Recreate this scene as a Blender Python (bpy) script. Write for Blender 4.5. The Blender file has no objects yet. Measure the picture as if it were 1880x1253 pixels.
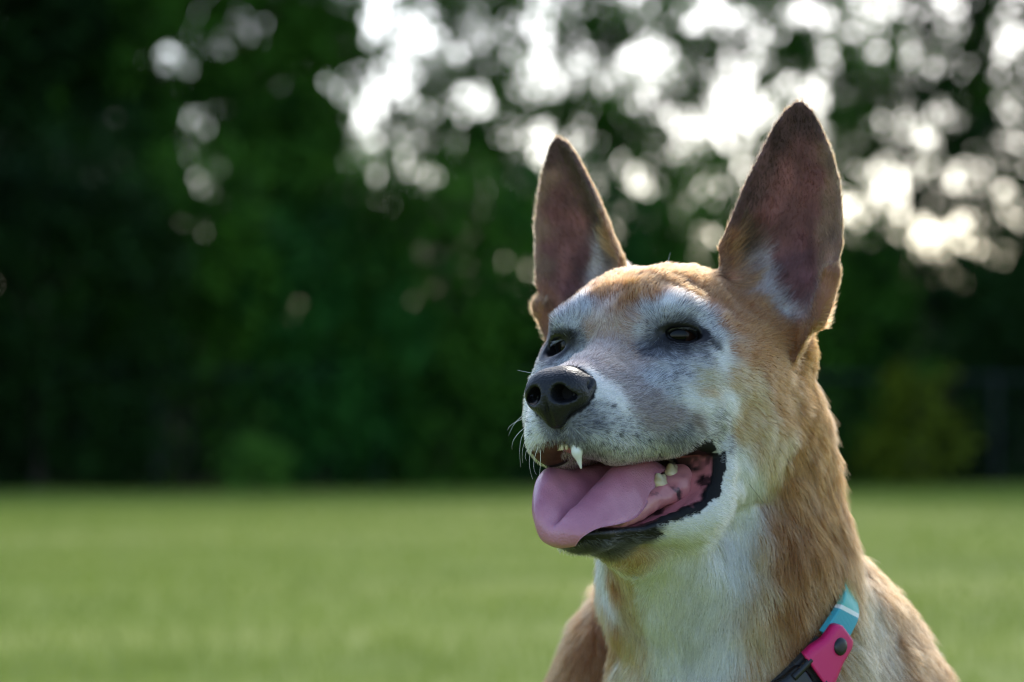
import bpy, math, random
import numpy as np
from mathutils import Matrix, Vector

rng = np.random.default_rng(7)
random.seed(7)
scene = bpy.context.scene
COL = scene.collection

# ------------------------------------------------------------------ camera
cam_data = bpy.data.cameras.new("camera")
cam_data.lens = 85.0
cam_data.sensor_width = 36.0
cam_data.clip_start = 0.05
cam_data.clip_end = 3000.0
cam = bpy.data.objects.new("camera", cam_data)
COL.objects.link(cam)
cam.location = (0.0, 0.0, 0.60)
cam.rotation_euler = (math.radians(92.1), 0.0, 0.0)
scene.camera = cam
cam_data.dof.use_dof = True
cam_data.dof.focus_distance = 1.145
cam_data.dof.aperture_fstop = 6.6
cam_data.dof.aperture_blades = 0

# ------------------------------------------------------------------ sky, sun, exposure
SUN_EL, SUN_AZ = 33.0, 14.0          # degrees; azimuth clockwise from +Y (away from the camera), to the right
world = bpy.data.worlds.new("World")
scene.world = world
world.use_nodes = True
wn = world.node_tree.nodes
wl = world.node_tree.links
sky = wn.new("ShaderNodeTexSky")
sky.sky_type = 'NISHITA'
sky.sun_disc = False
sky.sun_elevation = math.radians(SUN_EL)
sky.sun_rotation = math.radians(SUN_AZ)
sky.air_density = 1.0
sky.dust_density = 1.3
sky.ozone_density = 1.4
bg = wn["Background"]
bg.inputs["Strength"].default_value = 0.15
wl.new(sky.outputs[0], bg.inputs[0])

sun_data = bpy.data.lights.new("sun", 'SUN')
sun_data.energy = 1.0
sun_data.angle = math.radians(10.0)
sun_data.color = (1.0, 0.95, 0.87)
sun = bpy.data.objects.new("sun", sun_data)
COL.objects.link(sun)
el, az = math.radians(SUN_EL), math.radians(SUN_AZ)
to_sun = Vector((math.sin(az) * math.cos(el), math.cos(az) * math.cos(el), math.sin(el)))
sun.rotation_euler = to_sun.to_track_quat('Z', 'Y').to_euler()
sun.location = to_sun * 60

scene.view_settings.view_transform = 'Standard'
scene.view_settings.look = 'None'
scene.view_settings.gamma = 1.0
scene.view_settings.exposure = 1.12
scene.render.engine = 'CYCLES'
cy = scene.cycles
cy.use_denoising = True
cy.max_bounces = 8
cy.diffuse_bounces = 3
cy.glossy_bounces = 3
cy.transmission_bounces = 6
cy.transparent_max_bounces = 8
cy.sample_clamp_indirect = 6.0
cy.pixel_filter_type = 'BLACKMAN_HARRIS'
cy.filter_width = 1.1
cy.adaptive_threshold = 0.006
scene.cycles_curves.shape = 'RIBBONS'

# ================================================================== helpers
def norm(a):
    a = np.asarray(a, float)
    return a / np.linalg.norm(a, axis=-1, keepdims=True)


def prop(o, label=None, cat=None, group=None, kind=None):
    for k, val in (("label", label), ("category", cat), ("group", group), ("kind", kind)):
        if val:
            o[k] = val
    return o


def mesh_object(name, verts, faces, mats=(), parent=None, smooth=True):
    me = bpy.data.meshes.new(name)
    me.from_pydata([tuple(p) for p in np.asarray(verts).tolist()], [], [tuple(f) for f in (faces.tolist() if hasattr(faces, "tolist") else faces)])
    for m in mats:
        me.materials.append(m)
    if smooth and len(me.polygons):
        me.polygons.foreach_set("use_smooth", np.ones(len(me.polygons), bool))
    me.update()
    o = bpy.data.objects.new(name, me)
    COL.objects.link(o)
    if parent is not None:
        o.parent = parent
    return o


def empty(name, loc, rz=0.0):
    o = bpy.data.objects.new(name, None)
    COL.objects.link(o)
    o.location = loc
    o.rotation_euler = (0, 0, rz)
    o.empty_display_size = 0.1
    return o


def add_color(me, cols, name="Col"):
    a = me.color_attributes.new(name, 'FLOAT_COLOR', 'POINT')
    c4 = np.ones((len(cols), 4), np.float32)
    c4[:, :3] = cols
    a.data.foreach_set("color", c4.ravel())


def smooth01(x, a, b):
    t = np.clip((x - a) / (b - a), 0, 1)
    return t * t * (3 - 2 * t)


def vnoise(p, scale, seed=0):
    """smooth value noise in [-1,1] for an (n,3) array"""
    q = np.asarray(p, float) / scale
    i = np.floor(q).astype(np.int64)
    f = q - i
    f = f * f * (3 - 2 * f)
    def h(ix, iy, iz):
        n = (ix * 374761393 + iy * 668265263 + iz * 2147483647 + seed * 974711) & 0xffffffff
        n = ((n ^ (n >> 13)) * 1274126177) & 0xffffffff
        return ((n ^ (n >> 16)) & 0xffff) / 32767.5 - 1.0
    r = 0
    for dx in (0, 1):
        for dy in (0, 1):
            for dz in (0, 1):
                wgt = (f[:, 0] if dx else 1 - f[:, 0]) * (f[:, 1] if dy else 1 - f[:, 1]) * (f[:, 2] if dz else 1 - f[:, 2])
                r = r + wgt * h(i[:, 0] + dx, i[:, 1] + dy, i[:, 2] + dz)
    return r


# ================================================================== dog: signed distance sculpt
# Head frame in millimetres: x towards the nose, y towards the dog's left, z up; origin between the eyes.
HEAD = np.array([[-0.47457361, 0.87700831, -0.07507539],
                 [0.01277732, 0.09214691, 0.99566344],
                 [0.88012308, 0.47155633, -0.05493631]])
HEAD_T = np.array([55.536, 1.076, -1184.61])
_c, _s = math.cos(math.radians(2.1)), math.sin(math.radians(2.1))
CAMW = np.array([[1, 0, 0], [0, -_s, -_c], [0, _c, -_s]])        # right / up / towards viewer -> world
CAMP = np.array([0.0, 0.0, 0.60])
H_ROT = CAMW @ HEAD
H_LOC = CAMW @ HEAD_T / 1000.0 + CAMP


def to_world(p):
    return (np.asarray(p, float) @ H_ROT.T) / 1000.0 + H_LOC


def dir_to_world(d):
    return np.asarray(d, float) @ H_ROT.T


def from_world(p):
    return ((np.asarray(p, float) - H_LOC) * 1000.0) @ H_ROT


UPH = H_ROT.T @ np.array([0, 0, 1.0])       # world up in the head frame


def spacing(parts):
    out = [parts[0][0]]
    for a, b, h in parts:
        n = max(1, int(round((b - a) / h)))
        out += list(np.linspace(a, b, n + 1)[1:])
    return np.array(out)


class Field:
    def __init__(self, xs, ys, zs, big=60.0):
        self.x, self.y, self.z = xs, ys, zs
        self.f = np.full((len(xs), len(ys), len(zs)), big, np.float32)

    def block(self, lo, hi):
        s = []
        for a, l, h in ((self.x, lo[0], hi[0]), (self.y, lo[1], hi[1]), (self.z, lo[2], hi[2])):
            s.append(slice(max(0, np.searchsorted(a, l) - 1), min(len(a), np.searchsorted(a, h) + 1)))
        s = tuple(s)
        X, Y, Z = np.meshgrid(self.x[s[0]], self.y[s[1]], self.z[s[2]], indexing='ij')
        return s, np.stack([X, Y, Z], -1)

    def add(self, d, k, box, sym=False):
        lo, hi = np.array(box[0], float), np.array(box[1], float)
        m = k + 10
        for sg in ((1, -1) if sym else (1,)):
            l, h = lo.copy(), hi.copy()
            if sg < 0:
                l[1], h[1] = -hi[1], -lo[1]
            s, p = self.block(l - m, h + m)
            if p.size == 0:
                continue
            if sg < 0:
                p = p * np.array([1, -1, 1.0])
            self.f[s] = smin(self.f[s], d(p), k)

    def cut(self, d, k, box, sym=False):
        lo, hi = np.array(box[0], float), np.array(box[1], float)
        m = k + 6
        for sg in ((1, -1) if sym else (1,)):
            l, h = lo.copy(), hi.copy()
            if sg < 0:
                l[1], h[1] = -hi[1], -lo[1]
            s, p = self.block(l - m, h + m)
            if p.size == 0:
                continue
            if sg < 0:
                p = p * np.array([1, -1, 1.0])
            self.f[s] = -smin(-self.f[s], d(p), k)

    def ell(self, c, r, k=8, sym=False, rot=None):
        c = np.array(c, float)
        e = max(r) * np.ones(3) if rot is not None else np.array(r)
        self.add(ellipsoid(c, r, rot), k, (c - e, c + e), sym)

    def cone(self, a, b, ra, rb, k=8, sym=False):
        a, b = np.array(a, float), np.array(b, float)
        self.add(roundcone(a, b, ra, rb), k, (np.minimum(a - ra, b - rb), np.maximum(a + ra, b + rb)), sym)


def smin(a, b, k):
    h = np.maximum(k - np.abs(a - b), 0) / k
    return np.minimum(a, b) - h * h * k * 0.25


def ellipsoid(c, r, rot=None):
    c, r = np.array(c, float), np.array(r, float)
    def d(p):
        q = p - c
        if rot is not None:
            q = q @ np.asarray(rot).T
        k0 = np.linalg.norm(q / r, axis=-1)
        k1 = np.linalg.norm(q / (r * r), axis=-1)
        return k0 * (k0 - 1) / np.maximum(k1, 1e-6)
    return d


def roundcone(a, b, ra, rb):
    a, b = np.array(a, float), np.array(b, float)
    ab = b - a
    L2 = ab @ ab
    def d(p):
        t = np.clip(((p - a) @ ab) / L2, 0, 1)
        return np.linalg.norm(p - a - t[..., None] * ab, axis=-1) - (ra + (rb - ra) * t)
    return d


def polygon_sd(poly, u, v):
    """signed distance to a 2-D polygon"""
    poly = np.array(poly, float)
    d = np.full(u.shape, 1e9)
    inside = np.zeros(u.shape, bool)
    n = len(poly)
    for i in range(n):
        a, b = poly[i], poly[(i + 1) % n]
        ex, ey = b - a
        t = np.clip(((u - a[0]) * ex + (v - a[1]) * ey) / (ex * ex + ey * ey), 0, 1)
        d = np.minimum(d, (u - a[0] - t * ex) ** 2 + (v - a[1] - t * ey) ** 2)
        c1 = (a[1] > v) != (b[1] > v)
        with np.errstate(divide='ignore', invalid='ignore'):
            c2 = u < (b[0] - a[0]) * (v - a[1]) / (b[1] - a[1] + 1e-12) + a[0]
        inside ^= c1 & c2
    d = np.sqrt(d)
    return np.where(inside, -d, d)


def surface_nets(F):
    f, xs, ys, zs = F.f, F.x, F.y, F.z
    nx, ny, nz = f.shape
    inside = f < 0
    cnt = np.zeros((nx - 1, ny - 1, nz - 1), np.int8)
    for dx in (0, 1):
        for dy in (0, 1):
            for dz in (0, 1):
                cnt += inside[dx:nx - 1 + dx, dy:ny - 1 + dy, dz:nz - 1 + dz]
    act = (cnt > 0) & (cnt < 8)
    ci = np.argwhere(act)
    idx = np.full(act.shape, -1, np.int64)
    idx[act] = np.arange(len(ci))
    acc = np.zeros((len(ci), 3))
    num = np.zeros(len(ci))
    ax = (xs, ys, zs)
    corners = [(a, b, c) for a in (0, 1) for b in (0, 1) for c in (0, 1)]
    for c0 in corners:
        for k in range(3):
            if c0[k]:
                continue
            c1 = list(c0)
            c1[k] = 1
            i0, i1 = ci + np.array(c0), ci + np.array(c1)
            f0, f1 = f[i0[:, 0], i0[:, 1], i0[:, 2]], f[i1[:, 0], i1[:, 1], i1[:, 2]]
            m = (f0 < 0) != (f1 < 0)
            t = np.where(m, f0 / np.where(m, f0 - f1, 1), 0)
            p0 = np.stack([ax[j][i0[:, j]] for j in range(3)], 1)
            p1 = np.stack([ax[j][i1[:, j]] for j in range(3)], 1)
            acc += np.where(m[:, None], p0 + (p1 - p0) * t[:, None], 0)
            num += m
    verts = acc / num[:, None]
    quads = []
    for k in range(3):
        a, b = [(1, 2), (2, 0), (0, 1)][k]
        s0 = [slice(None)] * 3
        s1 = [slice(None)] * 3
        s0[k] = slice(0, -1)
        s1[k] = slice(1, None)
        ch = inside[tuple(s0)] != inside[tuple(s1)]
        e = np.argwhere(ch)
        lim = np.array([nx - 1, ny - 1, nz - 1])
        e = e[(e[:, a] > 0) & (e[:, b] > 0) & (e[:, a] < lim[a]) & (e[:, b] < lim[b])]
        ua, ub = np.eye(3, dtype=int)[a], np.eye(3, dtype=int)[b]
        g = lambda o: idx[o[:, 0], o[:, 1], o[:, 2]]
        q = np.stack([g(e - ua - ub), g(e - ub), g(e), g(e - ua)], 1)
        fl = inside[e[:, 0], e[:, 1], e[:, 2]]
        q[~fl] = q[~fl][:, ::-1]
        quads.append(q)
    return verts, np.concatenate(quads)


def relax(verts, quads, it, lam=0.5, mask=None):
    n = len(verts)
    e = np.concatenate([quads[:, [0, 1]], quads[:, [1, 2]], quads[:, [2, 3]], quads[:, [3, 0]]])
    deg = np.bincount(e[:, 0], minlength=n) + np.bincount(e[:, 1], minlength=n)
    for i in range(it):
        l = lam if i % 2 == 0 else -lam * 1.02
        s = np.zeros_like(verts)
        for j in range(3):
            s[:, j] = np.bincount(e[:, 0], verts[e[:, 1], j], n) + np.bincount(e[:, 1], verts[e[:, 0], j], n)
        dlt = s / np.maximum(deg, 1)[:, None] - verts
        if mask is not None:
            dlt = dlt * mask[:, None]
        verts = verts + l * dlt
    return verts


def vertex_normals(verts, quads):
    d1 = verts[quads[:, 2]] - verts[quads[:, 0]]
    d2 = verts[quads[:, 3]] - verts[quads[:, 1]]
    n = np.cross(d1, d2)
    out = np.zeros_like(verts)
    for c in range(4):
        for j in range(3):
            out[:, j] += np.bincount(quads[:, c], n[:, j], len(verts))
    return out / np.maximum(np.linalg.norm(out, axis=1, keepdims=True), 1e-9)


# ---- ear frame (dog's left ear; the right one is its mirror image)
EB = np.array([-62.0, 60.0, 4.0])
ETIP = np.array([-78.6, 70.2, 116.3])
EU = norm(ETIP - EB)
EL_ = float(np.linalg.norm(ETIP - EB))
_w = np.array([math.cos(math.radians(16)), math.sin(math.radians(16)), 0.0])
EW = norm(_w - EU * (_w @ EU))
EV = np.cross(EU, EW) * -1.0
if EV[1] < 0:
    EV = -EV
E_U = np.array([-20, 0, 20, 37, 52, 72, 88, 101, 109, 112.8])
E_IN = np.array([-20, -25, -34, -37, -31.5, -25, -18, -12.5, -7.5, -2.5])
E_OUT = np.array([6, 15, 22.5, 25.5, 25.5, 23, 18, 12, 7.5, 2.5])
E_DEP = np.array([20, 21, 22, 20, 17, 12.5, 8.5, 5, 3, 1.5])


def ear_coords(p):
    q = p - EB
    return q @ EU, q @ EV, q @ EW


def ear_surface(u, v):
    vi, vo = np.interp(u, E_U, E_IN), np.interp(u, E_U, E_OUT)
    mid, half = (vi + vo) / 2, (vo - vi) / 2
    s = (v - mid) / np.maximum(half, 1)
    f = -np.interp(u, E_U, E_DEP) * (1 - s * s) + 0.0006 * (u - 60) ** 2 - 3.0
    return f, s, half


def ear_sd(p):
    u, v, w = ear_coords(p)
    f, s, half = ear_surface(u, v)
    th = np.interp(u, [-20, 30, 112], [3.6, 2.4, 1.6])
    d1 = np.abs(w - f) * 0.8 - th
    d2 = (np.abs(s) - 1) * half * 0.9
    d = -smin(-d1, -d2, 2.5)
    d = np.maximum(d, u - EL_)
    return np.maximum(d, -20 - u)


# mouth opening, side view (x, z)
MOUTH = [(1, -60), (3, -69), (8, -77.5), (20, -86), (42, -90.5), (66, -89.5), (110, -91), (110, -46), (86, -47.5), (80, -52), (66, -59.5), (50, -62.5), (28, -60.5), (12, -57)]


def mouth_sd(p):
    y = np.abs(p[..., 1])
    # the lip line rises towards the midline under the nose
    z = p[..., 2] - 0.0
    return polygon_sd(MOUTH, p[..., 0], z)


EYE_C = np.array([-5.0, 26.0, -1.5])
EYE_N = norm([0.80, 0.58, 0.02])
EYE_T = norm(np.cross([0, 0, 1.0], EYE_N) + np.array([0, 0, -0.17]))   # along the lids, towards the outer corner
EYE_UP = np.cross(EYE_N, EYE_T)
if EYE_UP[2] < 0:
    EYE_UP = -EYE_UP
EYE_OPEN = {1: (8.4, 3.3), -1: (8.0, 4.4)}     # half length and height of the lid opening, left and right eye
EYE_ROT = np.stack([EYE_N, EYE_T, EYE_UP])


def sculpt_dog():
    X = spacing([(-560, -200, 9), (-200, -110, 4), (-110, -25, 1.5), (-25, 96, 1.25), (96, 100, 2)])
    Y = spacing([(-220, -105, 7), (-105, -52, 1.4), (-52, 52, 1.25), (52, 105, 1.4), (105, 220, 7)])
    Z = spacing([(-660, -200, 8), (-200, -104, 4), (-104, 30, 1.3), (30, 126, 1.6), (126, 132, 3)])
    F = Field(X, Y, Z)
    # cranium
    F.ell((-55, 0, 2), (58, 47, 33.5), 10)
    F.ell((-16, 0, 4), (34, 36, 22), 14)
    F.ell((-30, 14, 15.5), (34, 19, 17.5), 12, True)
    F.ell((-2, 25, 10), (15, 14, 10), 9, True)           # brows
    F.ell((-30, 40, -18), (40, 17, 26), 16, True)          # cheek bones
    F.ell((-52, 42, -32), (36, 21, 34), 14, True)          # jaw muscle
    F.ell((4, 24, -24), (26, 14, 15), 18, True)
    F.ell((-8, 36, -34), (30, 13, 20), 18, True)
    # muzzle
    F.cone((66, 0, -26), (16, 0, -19), 12.0, 18.5, 8)
    F.cone((61, 8, -32), (12, 17, -32), 11.5, 17, 10, True)
    F.ell((39, 15, -46), (36, 13, 16.5), 12, True)        # flews
    F.ell((65, 6.5, -41.5), (14, 8.2, 14), 7, True)
    F.ell((10, 30, -44), (28, 14, 18), 18, True)
    # lower jaw
    F.cone((58, 0, -93), (10, 0, -98), 7.0, 14, 8)
    F.cone((58, 7.5, -91.5), (6, 30, -87), 6.5, 11, 8, True)
    F.cone((6, 31, -84), (-40, 32, -62), 11, 22, 22, True)
    F.ell((63, 0, -91.5), (13.5, 14, 7.5), 6)
    F.ell((-2, 40, -72), (12, 6, 16), 7, True)
    # neck, chest, body
    F.cone((-8, 0, -92), (-52, 0, -118), 22, 44, 20)
    F.cone((-78, 3, -36), (-84, 6, -112), 42, 51, 18)
    F.cone((-86, 17, -60), (-98, 14, -140), 42, 50, 22)
    F.cone((-84, 38, -12), (-90, 23, -60), 20, 35, 20)
    F.cone((-98, 14, -130), (-128, 22, -190), 47, 56, 24)
    F.cone((-84, 6, -112), (-94, 4, -200), 51, 60, 20)
    body_prims(F)
    F.cone((-154, 27, -158), (-166, 39, -222), 40, 49, 26)      # withers
    # ears
    F.cone((-78, 40, 4), (-98, 54, 40), 24, 11, 14, True)
    F.add(ear_sd, 7, ((-110, 10, -16), (-30, 105, 122)), True)
    for a, b, ra, rb, k in (((25, 20.5, 0), (2, 15, -5), 4.4, 4.4, 6),):
        pa = EB + EU * a[0] + EV * a[1] + EW * a[2]
        pb = EB + EU * b[0] + EV * b[1] + EW * b[2]
        F.cone(pa, pb, ra, rb, k, True)
    pa, pb = EB + EU * 38 - EW * 8, EB + EU * 10 - EW * 1 + EV * 1
    F.cut(roundcone(pa, pb, 8, 7.5), 8, (np.minimum(pa, pb) - 12, np.maximum(pa, pb) + 12), True)
    ga, gb = EB + EU * 30 + EV * 15 + EW * 3, EB + EU * 8 + EV * 9 + EW * 3
    F.cut(roundcone(ga, gb, 2.6, 3.2), 3, (np.minimum(ga, gb) - 5, np.maximum(ga, gb) + 5), True)
    # eyes
    F.add(lambda p: np.linalg.norm(p - EYE_C, axis=-1) - 13.6, 5, (EYE_C - 14, EYE_C + 14), True)
    hole = EYE_C + EYE_N * 11.0
    for sg, op in ((1, EYE_OPEN[1]), (-1, EYE_OPEN[-1])):
        mir = np.array([1, sg, 1.0])
        F.cut(lambda p: ellipsoid(hole, (14, op[0], op[1]), EYE_ROT)(p * mir), 2.2, (hole * mir - 16, hole * mir + 16))
    # mouth; the field before the cut tells later how deep a spot lies behind the lips
    F.whole = F.f.copy()
    F.cut(mouth_sd, 3.5, ((-2, -60, -92), (112, 60, -44)))
    F.cut(ellipsoid((2, 0, -72), (34, 25, 12)), 5, ((-34, -25, -86), (38, 25, -58)))
    for i in range(7):                                       # crinkled edge of the lower lip
        t = i / 6.0
        c = np.array([6 + 31 * t, 40.0 - 14 * t, -77 - 13.5 * t ** 0.6]) + rng.normal(0, 0.5, 3)
        F.ell(c, (2.8, 3.0, 2.0 + 0.5 * (i % 2)), 3.0, True)
    for a, b, ra, rb in (((-5, 44.5, -56), (-4, 43.5, -68), 4.0, 5.0), ((-4, 43.5, -68), (3, 40.5, -80), 5.0, 5.0), ((3, 40.5, -80), (16, 34, -90), 5.0, 4.0)):
        F.cone(a, b, ra, rb, 5, True)                       # rolled skin round the corner of the mouth
    # philtrum groove
    F.cut(roundcone((92, 0, -34), (84, 0, -54), 1.5, 1.5), 3, ((80, -4, -58), (96, 4, -30)))
    F.cut(roundcone((92, -2.5, -55.5), (64, -1.5, -60), 6.0, 7.0), 2.5, ((54, -12, -70), (98, 10, -44)))
    v, q = surface_nets(F)
    v = relax(v, q, 4, 0.5)
    v = relax(v, q, 8, 0.55, (v[:, 2] > 12) & (np.abs(v[:, 1]) > 30))          # clean ear rims
    # folds and unevenness under the coat
    nrm = vertex_normals(v, q)
    st = v * np.array([1, 1, 0.45])
    neck = smooth01(v[:, 2], -60, -115)
    keep = smooth01(mouth_sd(v), 2, 14) * smooth01(np.linalg.norm(np.abs(v * [0, 1, 0]) + v * [1, 0, 1] - EYE_C, axis=1), 15, 24) * (v[:, 2] < 42) * smooth01(v[:, 0], 66, 50)
    v = v + nrm * (keep * (0.9 * vnoise(v, 13, 200) + 0.5 * vnoise(v, 6, 201) + neck * (1.8 * vnoise(st, 17, 202) + 0.7 * vnoise(st, 9, 203))))[:, None]
    return F, v, q


def body_prims(F):
    """chest, shoulders, sitting body and legs; down is world down"""
    c = np.array
    dn = -UPH
    fwd = norm(c([1.0, 0, 0]) - UPH * UPH[0])
    lf = np.cross(UPH, fwd)
    o = c([-92.0, 4, -190])
    P = lambda f, l, d: o + fwd * f + lf * l + dn * d
    def ell(f, l, d, r, k=24):
        # body axes
        rot = np.stack([fwd, lf, UPH])
        F.ell(P(f, l, d), r, k, False, rot)
    ell(-8, 0, 80, (78, 84, 120), 40)                    # chest
    for s in (1, -1):
        ell(-70 if s < 0 else -80, -97 if s < 0 else 48, 52 if s < 0 else 52, (58, 44, 106) if s < 0 else (56, 34, 92), 24)            # shoulder
        F.cone(P(-30, 78 * s, 130), P(-34, 70 * s, 290), 40, 27, 24)
        F.cone(P(-34, 70 * s, 290), P(-20, 68 * s, 425), 25, 19, 12)
        F.cone(P(-20, 68 * s, 428), P(14, 68 * s, 436), 21, 16, 12)
        F.cone(P(-300, 95 * s, 350), P(-170, 120 * s, 380), 80, 46, 26)   # thigh
        F.cone(P(-170, 120 * s, 385), P(-240, 125 * s, 430), 34, 22, 18)
        F.cone(P(-240, 125 * s, 432), P(-110, 130 * s, 438), 20, 17, 12)
    F.cone(P(-62, 0, 30), P(-200, 0, 150), 74, 100, 34)
    F.cone(P(-200, 0, 150), P(-330, 0, 330), 100, 105, 30)
    F.cone(P(-400, 0, 415), P(-430, 0, 430), 26, 22, 20)

# ---------------------------------------------------------------- soft parts of the head
def sculpt_nose():
    X, Y, Z = (spacing([(54, 98, 0.7)]), spacing([(-26, 26, 0.7)]), spacing([(-48, -6, 0.7)]))
    F = Field(X, Y, Z, 30.0)
    F.ell((73, 0, -23.5), (15, 13.8, 10.0), 6)
    F.ell((79.5, 7.5, -26), (9.5, 7.8, 9.0), 6, True)
    F.ell((82.5, 0, -29), (7.0, 8, 9.0), 6)
    F.cone((76, 11, -27), (71, 14.5, -23.5), 6.0, 3.2, 5, True)
    F.cone((83.5, 0, -32), (81.5, 0, -38), 6.0, 4.5, 6)
    # nostrils: a round hole running out into a curled slit
    F.cut(roundcone((91, 7.0, -26.5), (77, 6.0, -26.5), 4.1, 3.0), 2.0, ((68, 1, -34), (98, 13, -20)), True)
    F.cut(roundcone((88, 9.0, -28.2), (78.5, 13.6, -27.8), 2.7, 1.8), 2.0, ((73, 5, -34), (94, 18, -23)), True)
    F.cut(roundcone((78.5, 14.8, -27.0), (73.5, 17.2, -21.5), 1.2, 0.8), 1.5, ((70, 12, -30), (83, 20, -18)), True)
    F.cut(roundcone((92, 0, -29), (85, 0, -43), 0.9, 1.1), 1.8, ((81, -3, -46), (95, 3, -26)))
    v, q = surface_nets(F)
    v = relax(v, q, 6, 0.5)
    return v * np.array([1, 0.93, 1.0]) + np.array([-1.0, 0, 0]), q


def catmull(P, n):
    """resample control points (m, ..., 3) along axis 0 to n rows"""
    P = np.asarray(P, float)
    m = len(P)
    t = np.linspace(0, m - 1 - 1e-9, n)
    i = t.astype(int)
    f = (t - i).reshape((-1,) + (1,) * (P.ndim - 1))
    g = lambda k: P[np.clip(k, 0, m - 1)]
    p0, p1, p2, p3 = g(i - 1), g(i), g(i + 1), g(i + 2)
    return 0.5 * (2 * p1 + (p2 - p0) * f + (2 * p0 - 5 * p1 + 4 * p2 - p3) * f * f + (3 * p1 - p0 - 3 * p2 + p3) * f ** 3)


def tongue_mesh():
    S = [  # stations from the throat to the tip, each from the right edge to the left one
        [(-8, -21, -68), (-8, -13, -66), (-8, -7, -66), (-8, 0, -67), (-8, 7, -66), (-8, 13, -66), (-8, 21, -70)],
        [(14, -21, -63), (14, -14, -62), (14, -8, -61), (14, -1, -63), (14, 7, -60), (14, 14, -60), (14, 21, -66)],
        [(32, -21, -61.5), (32, -14, -61.5), (32, -8, -63), (32, -2, -67.8), (32, 6, -61.5), (32, 14, -63), (31, 21.5, -78)],
        [(48, -22, -60.5), (48, -15, -62), (48, -8, -67), (48, -2, -74.8), (48, 6, -68), (48, 14, -71), (47, 21.5, -86)],
        [(63, -20, -63.5), (64, -14, -63.5), (64, -8, -70.5), (64, -2, -80.8), (64, 5, -75), (64, 12, -78), (62, 19.5, -88.5)],
        [(76, -17, -72), (78, -12, -70.5), (79, -7, -76), (79, -1.5, -85.8), (79, 4, -81.5), (78, 9.5, -84.5), (76, 15, -89.5)],
        [(82, -14.5, -82), (87, -10, -81.5), (88, -6, -84.5), (88, -2, -88), (87.5, 2.5, -88), (86.5, 6.5, -90), (84, 10.5, -93)],
        [(80, -11, -92), (86, -8.5, -92), (87.5, -5, -93), (88, -2, -93.5), (87.5, 1, -94), (86, 4.0, -95), (83, 6.5, -96.5)],
        [(79, -6.5, -95.5), (81, -5, -96.6), (82.5, -3, -97), (83, -1, -97.2), (82.5, 1, -97.2), (81, 2.6, -97), (79, 4, -96.8)],
    ]
    G = catmull(np.array(S), 72)
    G = np.swapaxes(catmull(np.swapaxes(G, 0, 1), 40), 0, 1)       # (72, 40, 3)
    n, m = G.shape[:2]
    du, dv = np.gradient(G, axis=0), np.gradient(G, axis=1)
    N = norm(np.cross(du, dv))
    if N[20, 20, 2] < 0:
        N = -N
    tt = np.linspace(-1, 1, m)
    ss = np.linspace(0, 1, n)
    edge = np.sqrt(np.clip(1 - np.abs(tt) ** 4, 0, 1))[None, :] * np.sqrt(np.clip(1 - ss ** 10, 0, 1))[:, None]
    th = (4.2 * edge)[..., None]
    flat = G.reshape(-1, 3)
    bumps = (vnoise(flat, 2.4, 3) * 0.16 + vnoise(flat, 10, 5) * 0.9).reshape(n, m, 1)
    top = G + N * (bumps * edge[..., None] + 1.2 * edge[..., None])
    bot = G - N * th
    V = np.concatenate([top.reshape(-1, 3), bot.reshape(-1, 3)])
    q = []
    a = np.arange(n * m).reshape(n, m)
    b = a + n * m
    t = np.stack([a[:-1, :-1], a[1:, :-1], a[1:, 1:], a[:-1, 1:]], -1).reshape(-1, 4)
    u = np.stack([b[:-1, :-1], b[:-1, 1:], b[1:, 1:], b[1:, :-1]], -1).reshape(-1, 4)
    q = [t, u]
    for A, B in ((a[:, 0], b[:, 0]), (b[:, -1], a[:, -1])):
        q.append(np.stack([A[:-1], B[:-1], B[1:], A[1:]], -1))
    for A, B in ((b[0], a[0]), (a[-1], b[-1])):
        q.append(np.stack([A[:-1], B[:-1], B[1:], A[1:]], -1))
    return V, np.concatenate(q)


def blob(prims, lo, hi, h, it=4):
    F = Field(spacing([(lo[0], hi[0], h)]), spacing([(lo[1], hi[1], h)]), spacing([(lo[2], hi[2], h)]), 30.0)
    for p in prims:
        if len(p) == 3:
            F.ell(p[0], p[1], p[2])
        else:
            F.cone(*p)
    v, q = surface_nets(F)
    return relax(v, q, it, 0.5), q

# ================================================================== materials
def new_mat(name):
    m = bpy.data.materials.new(name)
    m.use_nodes = True
    return m, m.node_tree.nodes, m.node_tree.links, m.node_tree.nodes["Principled BSDF"]


def noise_bump(n, l, b, scale, strength, dist=0.001, detail=4.0, coord="Object"):
    tc = n.new("ShaderNodeTexCoord")
    t = n.new("ShaderNodeTexNoise")
    t.inputs["Scale"].default_value = scale
    t.inputs["Detail"].default_value = detail
    l.new(tc.outputs[coord], t.inputs["Vector"])
    bp = n.new("ShaderNodeBump")
    bp.inputs["Strength"].default_value = strength
    bp.inputs["Distance"].default_value = dist
    l.new(t.outputs[0], bp.inputs["Height"])
    l.new(bp.outputs[0], b.inputs["Normal"])
    return t


def ramp(n, l, src, stops):
    r = n.new("ShaderNodeValToRGB")
    e = r.color_ramp.elements
    while len(e) < len(stops):
        e.new(0.5)
    for i, (p, c) in enumerate(stops):
        e[i].position = p
        e[i].color = (*c, 1)
    l.new(src, r.inputs[0])
    return r


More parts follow.
